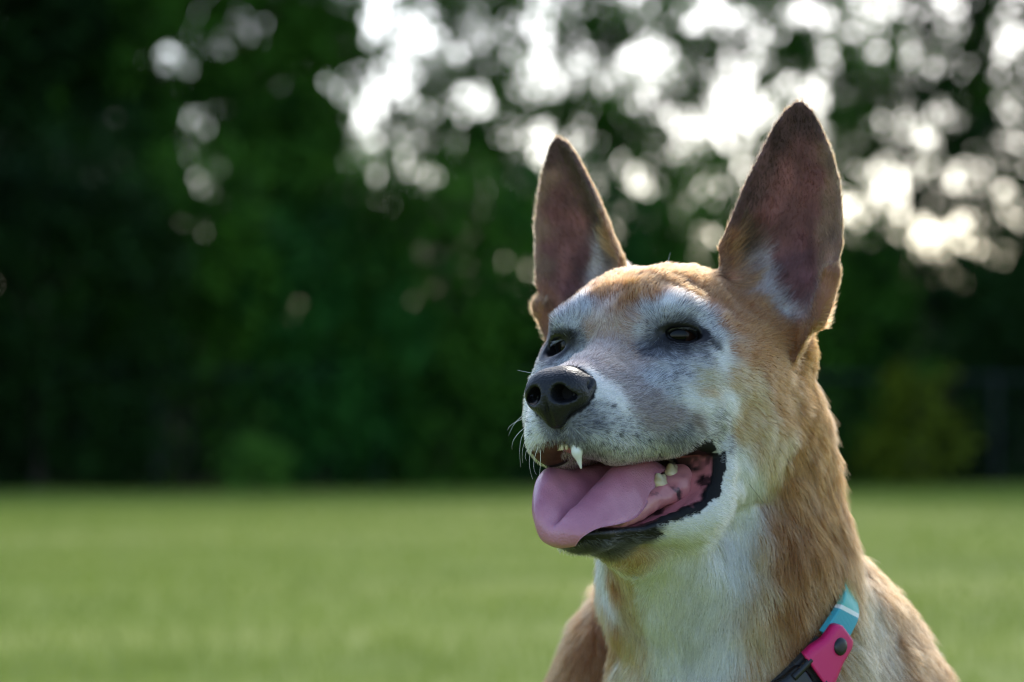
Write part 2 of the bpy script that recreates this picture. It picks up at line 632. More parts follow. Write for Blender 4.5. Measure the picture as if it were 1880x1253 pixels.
def skin_material():
    m, n, l, b = new_mat("dog_skin")
    a = n.new("ShaderNodeAttribute")
    a.attribute_name = "Col"
    l.new(a.outputs["Color"], b.inputs["Base Color"])
    w = n.new("ShaderNodeAttribute")
    w.attribute_name = "Wet"
    mr = n.new("ShaderNodeMapRange")
    mr.inputs["To Min"].default_value = 0.75
    mr.inputs["To Max"].default_value = 0.36
    l.new(w.outputs["Fac"], mr.inputs["Value"])
    l.new(mr.outputs[0], b.inputs["Roughness"])
    b.inputs["Specular IOR Level"].default_value = 0.28
    noise_bump(n, l, b, 420, 0.35, 0.0008)
    return m


def nose_material():
    m, n, l, b = new_mat("nose_leather")
    b.inputs["Base Color"].default_value = (0.009, 0.009, 0.011, 1)
    b.inputs["Roughness"].default_value = 0.42
    b.inputs["Specular IOR Level"].default_value = 0.38
    tc = n.new("ShaderNodeTexCoord")
    v = n.new("ShaderNodeTexVoronoi")
    v.inputs["Scale"].default_value = 900
    l.new(tc.outputs["Object"], v.inputs["Vector"])
    t = n.new("ShaderNodeTexNoise")
    t.inputs["Scale"].default_value = 300
    l.new(tc.outputs["Object"], t.inputs["Vector"])
    ad = n.new("ShaderNodeMath")
    ad.operation = 'ADD'
    l.new(v.outputs["Distance"], ad.inputs[0])
    l.new(t.outputs[0], ad.inputs[1])
    bp = n.new("ShaderNodeBump")
    bp.inputs["Strength"].default_value = 0.5
    bp.inputs["Distance"].default_value = 0.0005
    l.new(ad.outputs[0], bp.inputs["Height"])
    l.new(bp.outputs[0], b.inputs["Normal"])
    return m


def tongue_material():
    m, n, l, b = new_mat("tongue_flesh")
    tc = n.new("ShaderNodeTexCoord")
    t = n.new("ShaderNodeTexNoise")
    t.inputs["Scale"].default_value = 60
    t.inputs["Detail"].default_value = 6
    l.new(tc.outputs["Object"], t.inputs["Vector"])
    r = ramp(n, l, t.outputs[0], [(0.3, (0.44, 0.15, 0.22)), (0.7, (0.60, 0.25, 0.33))])
    l.new(r.outputs[0], b.inputs["Base Color"])
    b.inputs["Roughness"].default_value = 0.36
    b.inputs["Coat Weight"].default_value = 0.35
    b.inputs["Coat Roughness"].default_value = 0.16
    b.inputs["Subsurface Weight"].default_value = 0.25
    b.inputs["Subsurface Radius"].default_value = (0.004, 0.0015, 0.0012)
    b.inputs["Subsurface Scale"].default_value = 1.0
    v = n.new("ShaderNodeTexNoise")
    v.inputs["Scale"].default_value = 950
    v.inputs["Detail"].default_value = 5
    l.new(tc.outputs["Object"], v.inputs["Vector"])
    bp = n.new("ShaderNodeBump")
    bp.inputs["Strength"].default_value = 0.75
    bp.inputs["Distance"].default_value = 0.0008
    l.new(v.outputs[0], bp.inputs["Height"])
    l.new(bp.outputs[0], b.inputs["Normal"])
    return m


def gum_material():
    m, n, l, b = new_mat("gum_flesh")
    tc = n.new("ShaderNodeTexCoord")
    t = n.new("ShaderNodeTexNoise")
    t.inputs["Scale"].default_value = 95
    t.inputs["Detail"].default_value = 3
    l.new(tc.outputs["Object"], t.inputs["Vector"])
    r = ramp(n, l, t.outputs[0], [(0.40, (0.55, 0.22, 0.23)), (0.62, (0.48, 0.17, 0.19)), (0.70, (0.05, 0.03, 0.035))])
    l.new(r.outputs[0], b.inputs["Base Color"])
    b.inputs["Roughness"].default_value = 0.3
    noise_bump(n, l, b, 260, 0.4, 0.0008)
    return m


def simple(name, col, rough, bump=None, metal=0.0):
    m, n, l, b = new_mat(name)
    b.inputs["Base Color"].default_value = (*col, 1)
    b.inputs["Roughness"].default_value = rough
    b.inputs["Metallic"].default_value = metal
    if bump:
        noise_bump(n, l, b, bump[0], bump[1], bump[2])
    return m


def tooth_material():
    m, n, l, b = new_mat("tooth_enamel")
    tc = n.new("ShaderNodeTexCoord")
    t = n.new("ShaderNodeTexNoise")
    t.inputs["Scale"].default_value = 160
    l.new(tc.outputs["Object"], t.inputs["Vector"])
    r = ramp(n, l, t.outputs[0], [(0.35, (0.66, 0.58, 0.42)), (0.7, (0.50, 0.38, 0.19))])
    l.new(r.outputs[0], b.inputs["Base Color"])
    b.inputs["Roughness"].default_value = 0.22
    return m


def eye_material(gaze):
    m, n, l, b = new_mat("eyeball")
    tc = n.new("ShaderNodeTexCoord")
    d = n.new("ShaderNodeVectorMath")
    d.operation = 'DOT_PRODUCT'
    nv = n.new("ShaderNodeVectorMath")
    nv.operation = 'NORMALIZE'
    l.new(tc.outputs["Object"], nv.inputs[0])
    l.new(nv.outputs[0], d.inputs[0])
    d.inputs[1].default_value = gaze
    r = ramp(n, l, d.outputs["Value"], [(0.0, (0.05, 0.035, 0.03)), (0.62, (0.02, 0.012, 0.009)), (0.70, (0.012, 0.006, 0.004)), (0.88, (0.020, 0.009, 0.005)), (0.91, (0.001, 0.001, 0.001))])
    l.new(r.outputs[0], b.inputs["Base Color"])
    b.inputs["Roughness"].default_value = 0.09
    b.inputs["Specular IOR Level"].default_value = 0.16
    return m


def fur_material(name="fur", rough=0.42, radial=0.6):
    m = bpy.data.materials.new(name)
    m.use_nodes = True
    n, l = m.node_tree.nodes, m.node_tree.links
    n.remove(n["Principled BSDF"])
    h = n.new("ShaderNodeBsdfHairPrincipled")
    h.model = 'CHIANG'
    h.parametrization = 'COLOR'
    a = n.new("ShaderNodeAttribute")
    a.attribute_name = "Col"
    l.new(a.outputs["Color"], h.inputs["Color"])
    h.inputs["Roughness"].default_value = rough
    h.inputs["Radial Roughness"].default_value = radial
    h.inputs["Coat"].default_value = 0.0
    h.inputs["IOR"].default_value = 1.5
    l.new(h.outputs[0], n["Material Output"].inputs["Surface"])
    return m


# ================================================================== dog: coat
# coat classes: light strand, dark strand, share of dark strands
COAT = {
    'T': ((.385, .172, .064), (.21, .075, .023), .43), 'TO': ((.29, .112, .025), (.145, .045, .008), .48), 'N': ((.30, .125, .040), (.15, .052, .013), .46),
    'C': ((.56, .38, .21), (.36, .19, .08), .40), 'W': ((.80, .785, .75), (.62, .59, .53), .22), 'EW': ((.72, .70, .68), (.20, .13, .115), .42),
    'G': ((.72, .72, .72), (.045, .045, .05), .36), 'GD': ((.50, .50, .53), (.035, .035, .045), .60),
    'B': ((.05, .05, .055), (.012, .012, .016), .75), 'GB': ((.42, .35, .33), (.10, .075, .07), .48),
    'P': ((.54, .39, .31), (.26, .16, .12), .38), 'K': ((.58, .54, .40), (.24, .19, .11), .40),
    'ED': ((.085, .055, .04), (.022, .016, .012), .55), 'EP': ((.28, .118, .092), (.09, .033, .029), .46),
    'DOT': ((.02, .02, .022), (.01, .01, .012), .8), 'ER': ((.15, .06, .06), (.04, .016, .016), .55), 'ET': ((.34, .22, .13), (.17, .10, .055), .45),
}

# ================================================================== setting
def lawn_material():
    m, n, l, b = new_mat("mown_grass")
    g = n.new("ShaderNodeNewGeometry")
    mp = n.new("ShaderNodeMapping")
    mp.inputs["Scale"].default_value = (0.10, 0.75, 1)
    mp.inputs["Rotation"].default_value = (0, 0, 0.12)
    l.new(g.outputs["Position"], mp.inputs["Vector"])
    t = n.new("ShaderNodeTexNoise")
    t.inputs["Scale"].default_value = 1.0
    t.inputs["Detail"].default_value = 2
    l.new(mp.outputs[0], t.inputs["Vector"])
    r = ramp(n, l, t.outputs[0], [(0.36, (0.140, 0.195, 0.024)), (0.50, (0.205, 0.262, 0.044)), (0.63, (0.300, 0.335, 0.086))])
    t2 = n.new("ShaderNodeTexNoise")
    t2.inputs["Scale"].default_value = 3.0
    t2.inputs["Detail"].default_value = 4
    l.new(g.outputs["Position"], t2.inputs["Vector"])
    mx = n.new("ShaderNodeMix")
    mx.data_type = 'RGBA'
    mx.inputs[7].default_value = (0.170, 0.240, 0.060, 1)
    mr = n.new("ShaderNodeMapRange")
    mr.inputs["From Min"].default_value = 0.45
    mr.inputs["From Max"].default_value = 0.7
    mr.inputs["To Max"].default_value = 0.15
    l.new(t2.outputs[0], mr.inputs["Value"])
    l.new(mr.outputs[0], mx.inputs[0])
    l.new(r.outputs[0], mx.inputs[6])
    l.new(mx.outputs[2], b.inputs["Base Color"])
    b.inputs["Roughness"].default_value = 0.8
    b.inputs["Specular IOR Level"].default_value = 0.04
    return m


def leaf_material(name, light, dark, trans=0.35):
    m = bpy.data.materials.new(name)
    m.use_nodes = True
    n, l = m.node_tree.nodes, m.node_tree.links
    b = n["Principled BSDF"]
    g = n.new("ShaderNodeNewGeometry")
    t = n.new("ShaderNodeTexNoise")
    t.inputs["Scale"].default_value = 0.9
    t.inputs["Detail"].default_value = 2
    l.new(g.outputs["Position"], t.inputs["Vector"])
    ad = n.new("ShaderNodeMath")
    ad.operation = 'MULTIPLY_ADD'
    l.new(g.outputs["Random Per Island"], ad.inputs[0])
    ad.inputs[1].default_value = 0.35
    l.new(t.outputs[0], ad.inputs[2])
    r = ramp(n, l, ad.outputs[0], [(0.45, dark), (0.82, light)])
    l.new(r.outputs[0], b.inputs["Base Color"])
    b.inputs["Roughness"].default_value = 0.6
    b.inputs["Specular IOR Level"].default_value = 0.08
    tr = n.new("ShaderNodeBsdfTranslucent")
    l.new(r.outputs[0], tr.inputs["Color"])
    mx = n.new("ShaderNodeMixShader")
    mx.inputs[0].default_value = trans
    l.new(b.outputs[0], mx.inputs[1])
    l.new(tr.outputs[0], mx.inputs[2])
    l.new(mx.outputs[0], n["Material Output"].inputs["Surface"])
    return m


def bark_material():
    m, n, l, b = new_mat("bark")
    g = n.new("ShaderNodeNewGeometry")
    mp = n.new("ShaderNodeMapping")
    mp.inputs["Scale"].default_value = (9, 9, 1.6)
    l.new(g.outputs["Position"], mp.inputs["Vector"])
    t = n.new("ShaderNodeTexNoise")
    t.inputs["Scale"].default_value = 2.0
    t.inputs["Detail"].default_value = 6
    l.new(mp.outputs[0], t.inputs["Vector"])
    r = ramp(n, l, t.outputs[0], [(0.35, (0.035, 0.027, 0.02)), (0.7, (0.11, 0.09, 0.07))])
    l.new(r.outputs[0], b.inputs["Base Color"])
    b.inputs["Roughness"].default_value = 0.9
    bp = n.new("ShaderNodeBump")
    bp.inputs["Distance"].default_value = 0.03
    l.new(t.outputs[0], bp.inputs["Height"])
    l.new(bp.outputs[0], b.inputs["Normal"])
    return m


BARK = bark_material()
LEAF = {
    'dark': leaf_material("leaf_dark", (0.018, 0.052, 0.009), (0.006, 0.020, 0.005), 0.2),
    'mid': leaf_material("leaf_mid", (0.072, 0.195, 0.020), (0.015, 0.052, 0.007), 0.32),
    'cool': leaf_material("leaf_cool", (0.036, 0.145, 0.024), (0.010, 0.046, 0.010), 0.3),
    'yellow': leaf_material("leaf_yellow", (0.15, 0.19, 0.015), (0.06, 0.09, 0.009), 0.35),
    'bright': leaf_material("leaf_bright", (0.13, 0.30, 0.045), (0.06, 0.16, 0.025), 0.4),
}


def tube(path, radii, sides=8):
    path = np.asarray(path, float)
    k = len(path)
    tan = norm(np.gradient(path, axis=0))
    ref = np.array([0.31, 0.9, 0.29])
    a = norm(np.cross(tan, ref))
    b = np.cross(tan, a)
    ang = np.linspace(0, 2 * math.pi, sides, endpoint=False)
    ring = a[:, None, :] * np.cos(ang)[None, :, None] + b[:, None, :] * np.sin(ang)[None, :, None]
    V = (path[:, None, :] + ring * np.asarray(radii, float)[:, None, None]).reshape(-1, 3)
    i = np.arange(k * sides).reshape(k, sides)
    q = np.stack([i[:-1], np.roll(i[:-1], -1, 1), np.roll(i[1:], -1, 1), i[1:]], -1).reshape(-1, 4)
    return V, q


def leaves(cent, size, r, droop=0.3):
    """folded four-point leaves at the given places"""
    n = len(cent)
    a = norm(r.normal(size=(n, 3)) + np.array([0, 0, -droop]))
    b = norm(np.cross(a, r.normal(size=(n, 3))))
    c = np.cross(a, b)
    L = (size * r.uniform(0.7, 1.3, n))[:, None]
    V = np.stack([cent - a * L * 0.5, cent + b * L * 0.3 + c * L * 0.06, cent + a * L * 0.55, cent - b * L * 0.3 + c * L * 0.06], 1).reshape(-1, 3)
    F = np.arange(n * 4).reshape(n, 4)
    return V, F


def plant(name, label, cat, group, loc, height, crown, n_leaf, leaf, mat, seed, trunk_r, bare=0.0, limbs=7):
    """a woody plant: tapered trunk with limbs, and a crown of leaf clumps. crown = (rx, ry, z0, z1)"""
    r = np.random.default_rng(seed)
    root = empty(name, loc)
    prop(root, label, cat, group)
    rx, ry, z0, z1 = crown
    k = 9
    t = np.linspace(0, 1, k)
    lean = r.normal(0, 0.05, 2) * height
    path = np.stack([lean[0] * t ** 2 + 0.05 * height * r.normal(0, 0.25, k) * t, lean[1] * t ** 2 + 0.05 * height * r.normal(0, 0.25, k) * t, height * 0.86 * t], 1)
    path[0, :2] = 0
    rad = trunk_r * (1 - 0.86 * t) + 0.25 * trunk_r * np.exp(-t * 22)
    V, Q = tube(path, rad, 10)
    VS, QS = [V], [Q]
    tips = []
    off = len(V)
    for i in range(limbs):
        h = np.interp(i / max(1, limbs - 1), [0, 1], [max(0.10, z0 / height * 0.8), 0.8])
        p0 = np.array([np.interp(h, t, path[:, j]) for j in range(3)])
        th = i * 2.4 + r.uniform(-0.4, 0.4)
        ext = r.uniform(0.55, 0.9)
        zt = min(z1 * 0.97, p0[2] + r.uniform(0.1, 0.35) * (z1 - z0))
        p3 = np.array([rx * ext * math.cos(th), ry * ext * math.sin(th), zt])
        s = np.linspace(0, 1, 6)[:, None]
        pa = p0 + (p3 - p0) * s + np.array([0, 0, 0.12 * height]) * (s * (1 - s)) + r.normal(0, 0.02 * height, (6, 3)) * s * (1 - s) * 2
        V, Q = tube(pa, np.linspace(trunk_r * 0.42, trunk_r * 0.08, 6), 6)
        VS.append(V)
        QS.append(Q + off)
        off += len(V)
        for u in (0.45, 0.7, 1.0):
            tips.append(np.array([np.interp(u, s[:, 0], pa[:, j]) for j in range(3)]))
    mesh_object("trunk", np.concatenate(VS), np.concatenate(QS), [BARK], root)
    # clumps: on the limbs and through the crown's shell
    nc = max(24, int(n_leaf / 55))
    th = r.uniform(0, 2 * math.pi, nc)
    cz = r.uniform(-1, 1, nc)
    rr = r.uniform(0.35, 1.0, nc) ** 0.5
    prof = np.sqrt(1 - cz * cz * 0.85)
    cc = np.stack([rx * rr * prof * np.cos(th), ry * rr * prof * np.sin(th), (z0 + z1) / 2 + (z1 - z0) / 2 * cz], 1)
    cc = cc + np.stack([vnoise(cc, 1.2, seed), vnoise(cc, 1.2, seed + 1), vnoise(cc, 1.2, seed + 2)], 1) * 0.3 * min(rx, 1.2)
    if bare:
        cc = cc[vnoise(cc + np.array(loc), 0.85, 99) + 0.25 * r.normal(size=len(cc)) > -1 + 2 * bare - 0.4]
    cc = np.concatenate([cc, np.array(tips)])
    cs = r.uniform(0.16, 0.34, len(cc)) * min(1.0, rx / 1.4 + 0.25)
    wgt = cs ** 2
    idx = r.choice(len(cc), n_leaf, p=wgt / wgt.sum())
    pos = cc[idx] + r.normal(0, 1, (n_leaf, 3)) * (cs[idx] * 0.62)[:, None]
    pos[:, 2] = np.maximum(pos[:, 2], 0.03)
    V, F = leaves(pos, leaf, r)
    mesh_object("crown", V, F, [LEAF[mat]], root, smooth=False)
    return root


def build_setting():
    # ground sheet to the horizon, mown lawn on top of it
    S = 1500.0
    g = mesh_object("ground", [(-S, -S, -0.06), (S, -S, -0.06), (S, S, -0.06), (-S, S, -0.06)], [(0, 1, 2, 3)], [simple("soil", (0.018, 0.024, 0.010), 0.95, (3, 0.5, 0.05))])
    g.data.materials[0].node_tree.nodes["Principled BSDF"].inputs["Specular IOR Level"].default_value = 0.0
    prop(g, kind="structure")
    nx, ny = 90, 110
    xs, ys = np.linspace(-26, 26, nx), np.linspace(-12, 32.0, ny)
    X, Y = np.meshgrid(xs, ys, indexing='ij')
    P = np.stack([X.ravel(), Y.ravel(), np.zeros(X.size)], 1)
    P[:, 2] = 0.018 * vnoise(P, 2.3, 3) + 0.01 * vnoise(P, 0.7, 4)
    edge = 24.5 + 0.30 * P[:, 0] + 0.25 * vnoise(P * [1, 0, 0], 1.3, 8)
    P[:, 1] = np.where(P[:, 1] > 16, np.minimum(P[:, 1], np.maximum(edge, 17.0)), P[:, 1])
    i = np.arange(nx * ny).reshape(nx, ny)
    Q = np.stack([i[:-1, :-1], i[1:, :-1], i[1:, 1:], i[:-1, 1:]], -1).reshape(-1, 4)
    lawn = mesh_object("lawn", P, Q, [lawn_material()])
    prop(lawn, kind="structure")
    # blades
    r = np.random.default_rng(17)
    n = 200000
    yy = 1.0 + 25.0 * r.random(n) ** 0.8
    xx = r.uniform(-1, 1, n) * (1.8 + 0.62 * yy)
    ok = yy < 24.2 + 0.30 * xx
    xx, yy = xx[ok], yy[ok]
    n = len(xx)
    b = np.stack([xx, yy, np.zeros(n)], 1)
    b[:, 2] = 0.018 * vnoise(b, 2.3, 3) + 0.01 * vnoise(b, 0.7, 4) - 0.004
    h = r.uniform(0.025, 0.055, n)
    w = r.uniform(0.0025, 0.005, n)
    a = r.uniform(0, 2 * math.pi, n)
    side = np.stack([np.cos(a), np.sin(a), np.zeros(n)], 1) * w[:, None]
    bend = np.stack([np.cos(a + 1.6), np.sin(a + 1.6), np.zeros(n)], 1) * (h * r.uniform(0.1, 0.6, n))[:, None]
    V = np.stack([b - side, b + side, b + bend + np.stack([0 * h, 0 * h, h], 1)], 1).reshape(-1, 3)
    gr = mesh_object("grass", V, np.arange(n * 3).reshape(n, 3), [leaf_material("grass_blade", (0.27, 0.34, 0.070), (0.18, 0.25, 0.042), 0.5)], smooth=False)
    prop(gr, "short mown green grass blades of the lawn", "grass", kind="stuff")

    # hedge of shrubs behind the lawn's far edge (x, y, height, half width, leaves, leaf colour, label)
    shrubs = [
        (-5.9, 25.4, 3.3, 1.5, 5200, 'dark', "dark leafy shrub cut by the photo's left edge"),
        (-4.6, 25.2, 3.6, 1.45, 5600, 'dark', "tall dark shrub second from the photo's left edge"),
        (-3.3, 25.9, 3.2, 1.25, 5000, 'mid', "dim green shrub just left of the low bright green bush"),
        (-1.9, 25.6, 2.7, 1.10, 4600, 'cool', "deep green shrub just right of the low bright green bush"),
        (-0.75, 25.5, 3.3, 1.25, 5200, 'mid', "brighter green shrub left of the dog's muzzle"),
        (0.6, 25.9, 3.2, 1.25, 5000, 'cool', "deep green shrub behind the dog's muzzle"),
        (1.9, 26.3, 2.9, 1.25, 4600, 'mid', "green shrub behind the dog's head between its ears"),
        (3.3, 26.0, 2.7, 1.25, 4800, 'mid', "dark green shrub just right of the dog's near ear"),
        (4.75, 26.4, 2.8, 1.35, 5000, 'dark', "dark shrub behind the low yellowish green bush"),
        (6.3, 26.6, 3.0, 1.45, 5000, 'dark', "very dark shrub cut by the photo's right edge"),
    ]
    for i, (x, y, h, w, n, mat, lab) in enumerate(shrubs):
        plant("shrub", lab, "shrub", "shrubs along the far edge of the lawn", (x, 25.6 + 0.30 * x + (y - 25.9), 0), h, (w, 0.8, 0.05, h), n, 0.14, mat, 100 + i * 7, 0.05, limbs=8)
    plant("shrub", "low bright green bush at the lawn edge on the left", "shrub", "low bushes at the lawn edge", (-2.45, 23.6, 0), 0.55, (0.30, 0.28, 0.04, 0.52), 420, 0.10, 'bright', 301, 0.015, limbs=5)
    plant("shrub", "low yellowish green bush at the lawn edge right of the dog", "shrub", "low bushes at the lawn edge", (4.30, 25.75, 0), 1.25, (0.52, 0.4, 0.05, 1.2), 800, 0.12, 'yellow', 302, 0.02, limbs=6)

    # trees behind the hedge (x, y, height, crown half width, lowest leaf, leaves, colour, openness, label)
    trees = [
        (-6.6, 28.0, 7.5, 2.7, 1.6, 36000, 'dark', 0.0, "dark full-crowned tree filling the photo's upper left corner"),
        (-4.1, 28.6, 7.4, 2.4, 1.8, 30000, 'mid', 0.0, "green tree with few gaps, second from the left edge"),
        (-1.6, 30.5, 7.6, 2.2, 2.4, 8000, 'mid', 0.32, "tree with sky gaps at the photo's top centre, left of the dog's ears"),
        (0.7, 32.0, 8.0, 2.4, 2.8, 4000, 'dark', 0.45, "thin-leaved tree rising behind the tip of the dog's far ear"),
        (2.7, 31.0, 7.8, 2.3, 2.6, 6200, 'mid', 0.36, "open-crowned tree between the dog's two ears"),
        (5.0, 31.5, 7.8, 2.3, 2.4, 6200, 'mid', 0.36, "open-crowned tree right of the dog's near ear"),
        (7.2, 30.0, 7.8, 2.2, 2.2, 9000, 'dark', 0.20, "dark-leaved tree in the photo's upper right corner"),
    ]
    for i, (x, y, h, w, z0, n, mat, bare, lab) in enumerate(trees):
        plant("tree", lab, "tree", "trees behind the hedge", (x, y, 0), h, (w, 1.5, z0, h), n, 0.17, mat, 500 + i * 11, 0.13, bare, limbs=11)

    # woodland that closes the view behind the hedge: one far mass of leaves
    r = np.random.default_rng(77)
    n = 60000
    pos = np.stack([r.uniform(-15, 15, n), r.uniform(34, 46, n), r.random(n) ** 1.2 * 3.1], 1)
    pos[:, 2] *= 0.85 + 0.22 * vnoise(pos * [1, 0.3, 0], 1.6, 55)
    # the wood goes on to both sides along the lawn
    m = 52000
    sx = np.where(r.random(m) < 0.5, r.uniform(-30, -8.2, m), r.uniform(9.6, 32, m))
    side = np.stack([sx, np.maximum(25.4 + 0.30 * sx, 17.6) + r.random(m) * 5, np.zeros(m)], 1)
    top = 5.6 + 1.8 * vnoise(side, 3.5, 56)
    side[:, 2] = r.random(m) ** 0.9 * top
    side = side + np.stack([vnoise(side, 1.1, 57), vnoise(side, 1.1, 58), 0.6 * vnoise(side, 1.1, 59)], 1) * 0.7
    pos = np.concatenate([pos, side])
    V, F = leaves(pos, 0.30, r)
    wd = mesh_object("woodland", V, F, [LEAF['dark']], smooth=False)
    prop(wd, "dark mass of low woodland far behind the hedge", "woodland", kind="stuff")

    # wire fence in front of the hedge
    f = empty("wire_fence", (0, 24.75, 0), math.atan(0.30))
    prop(f, "dark wire mesh fence with thin posts before the hedge", "fence")
    fm = simple("fence_wire", (0.018, 0.022, 0.03), 0.5, metal=0.3)
    for x in (-8.8, -6.6, -4.14, -3.62, -1.4, 0.9, 3.2, 5.5, 7.8):
        V, Q = tube([(x, 0.0, -0.05), (x, 0.0, 1.22)], [0.02, 0.02], 8)
        mesh_object("post", V, Q, [fm], f)
    V, Q = tube([(-8.8, 0, 1.17), (0, 0, 1.17), (7.8, 0, 1.17)], [0.014] * 3, 8)
    mesh_object("top_rail", V, Q, [fm], f)
    VS, QS, off = [], [], 0
    for k in np.arange(-8.8, 7.8, 0.11):
        for sg in (1, -1):
            x0, x1 = k, k + 1.12 * sg
            if not -8.8 <= x1 <= 7.8:
                continue
            V, Q = tube([(x0, 0.0, 0.03), (x1, 0.0, 1.15)], [0.0018, 0.0018], 3)
            VS.append(V)
            QS.append(Q + off)
            off += len(V)
    mesh_object("wire_mesh", np.concatenate(VS), np.concatenate(QS), [fm], f)


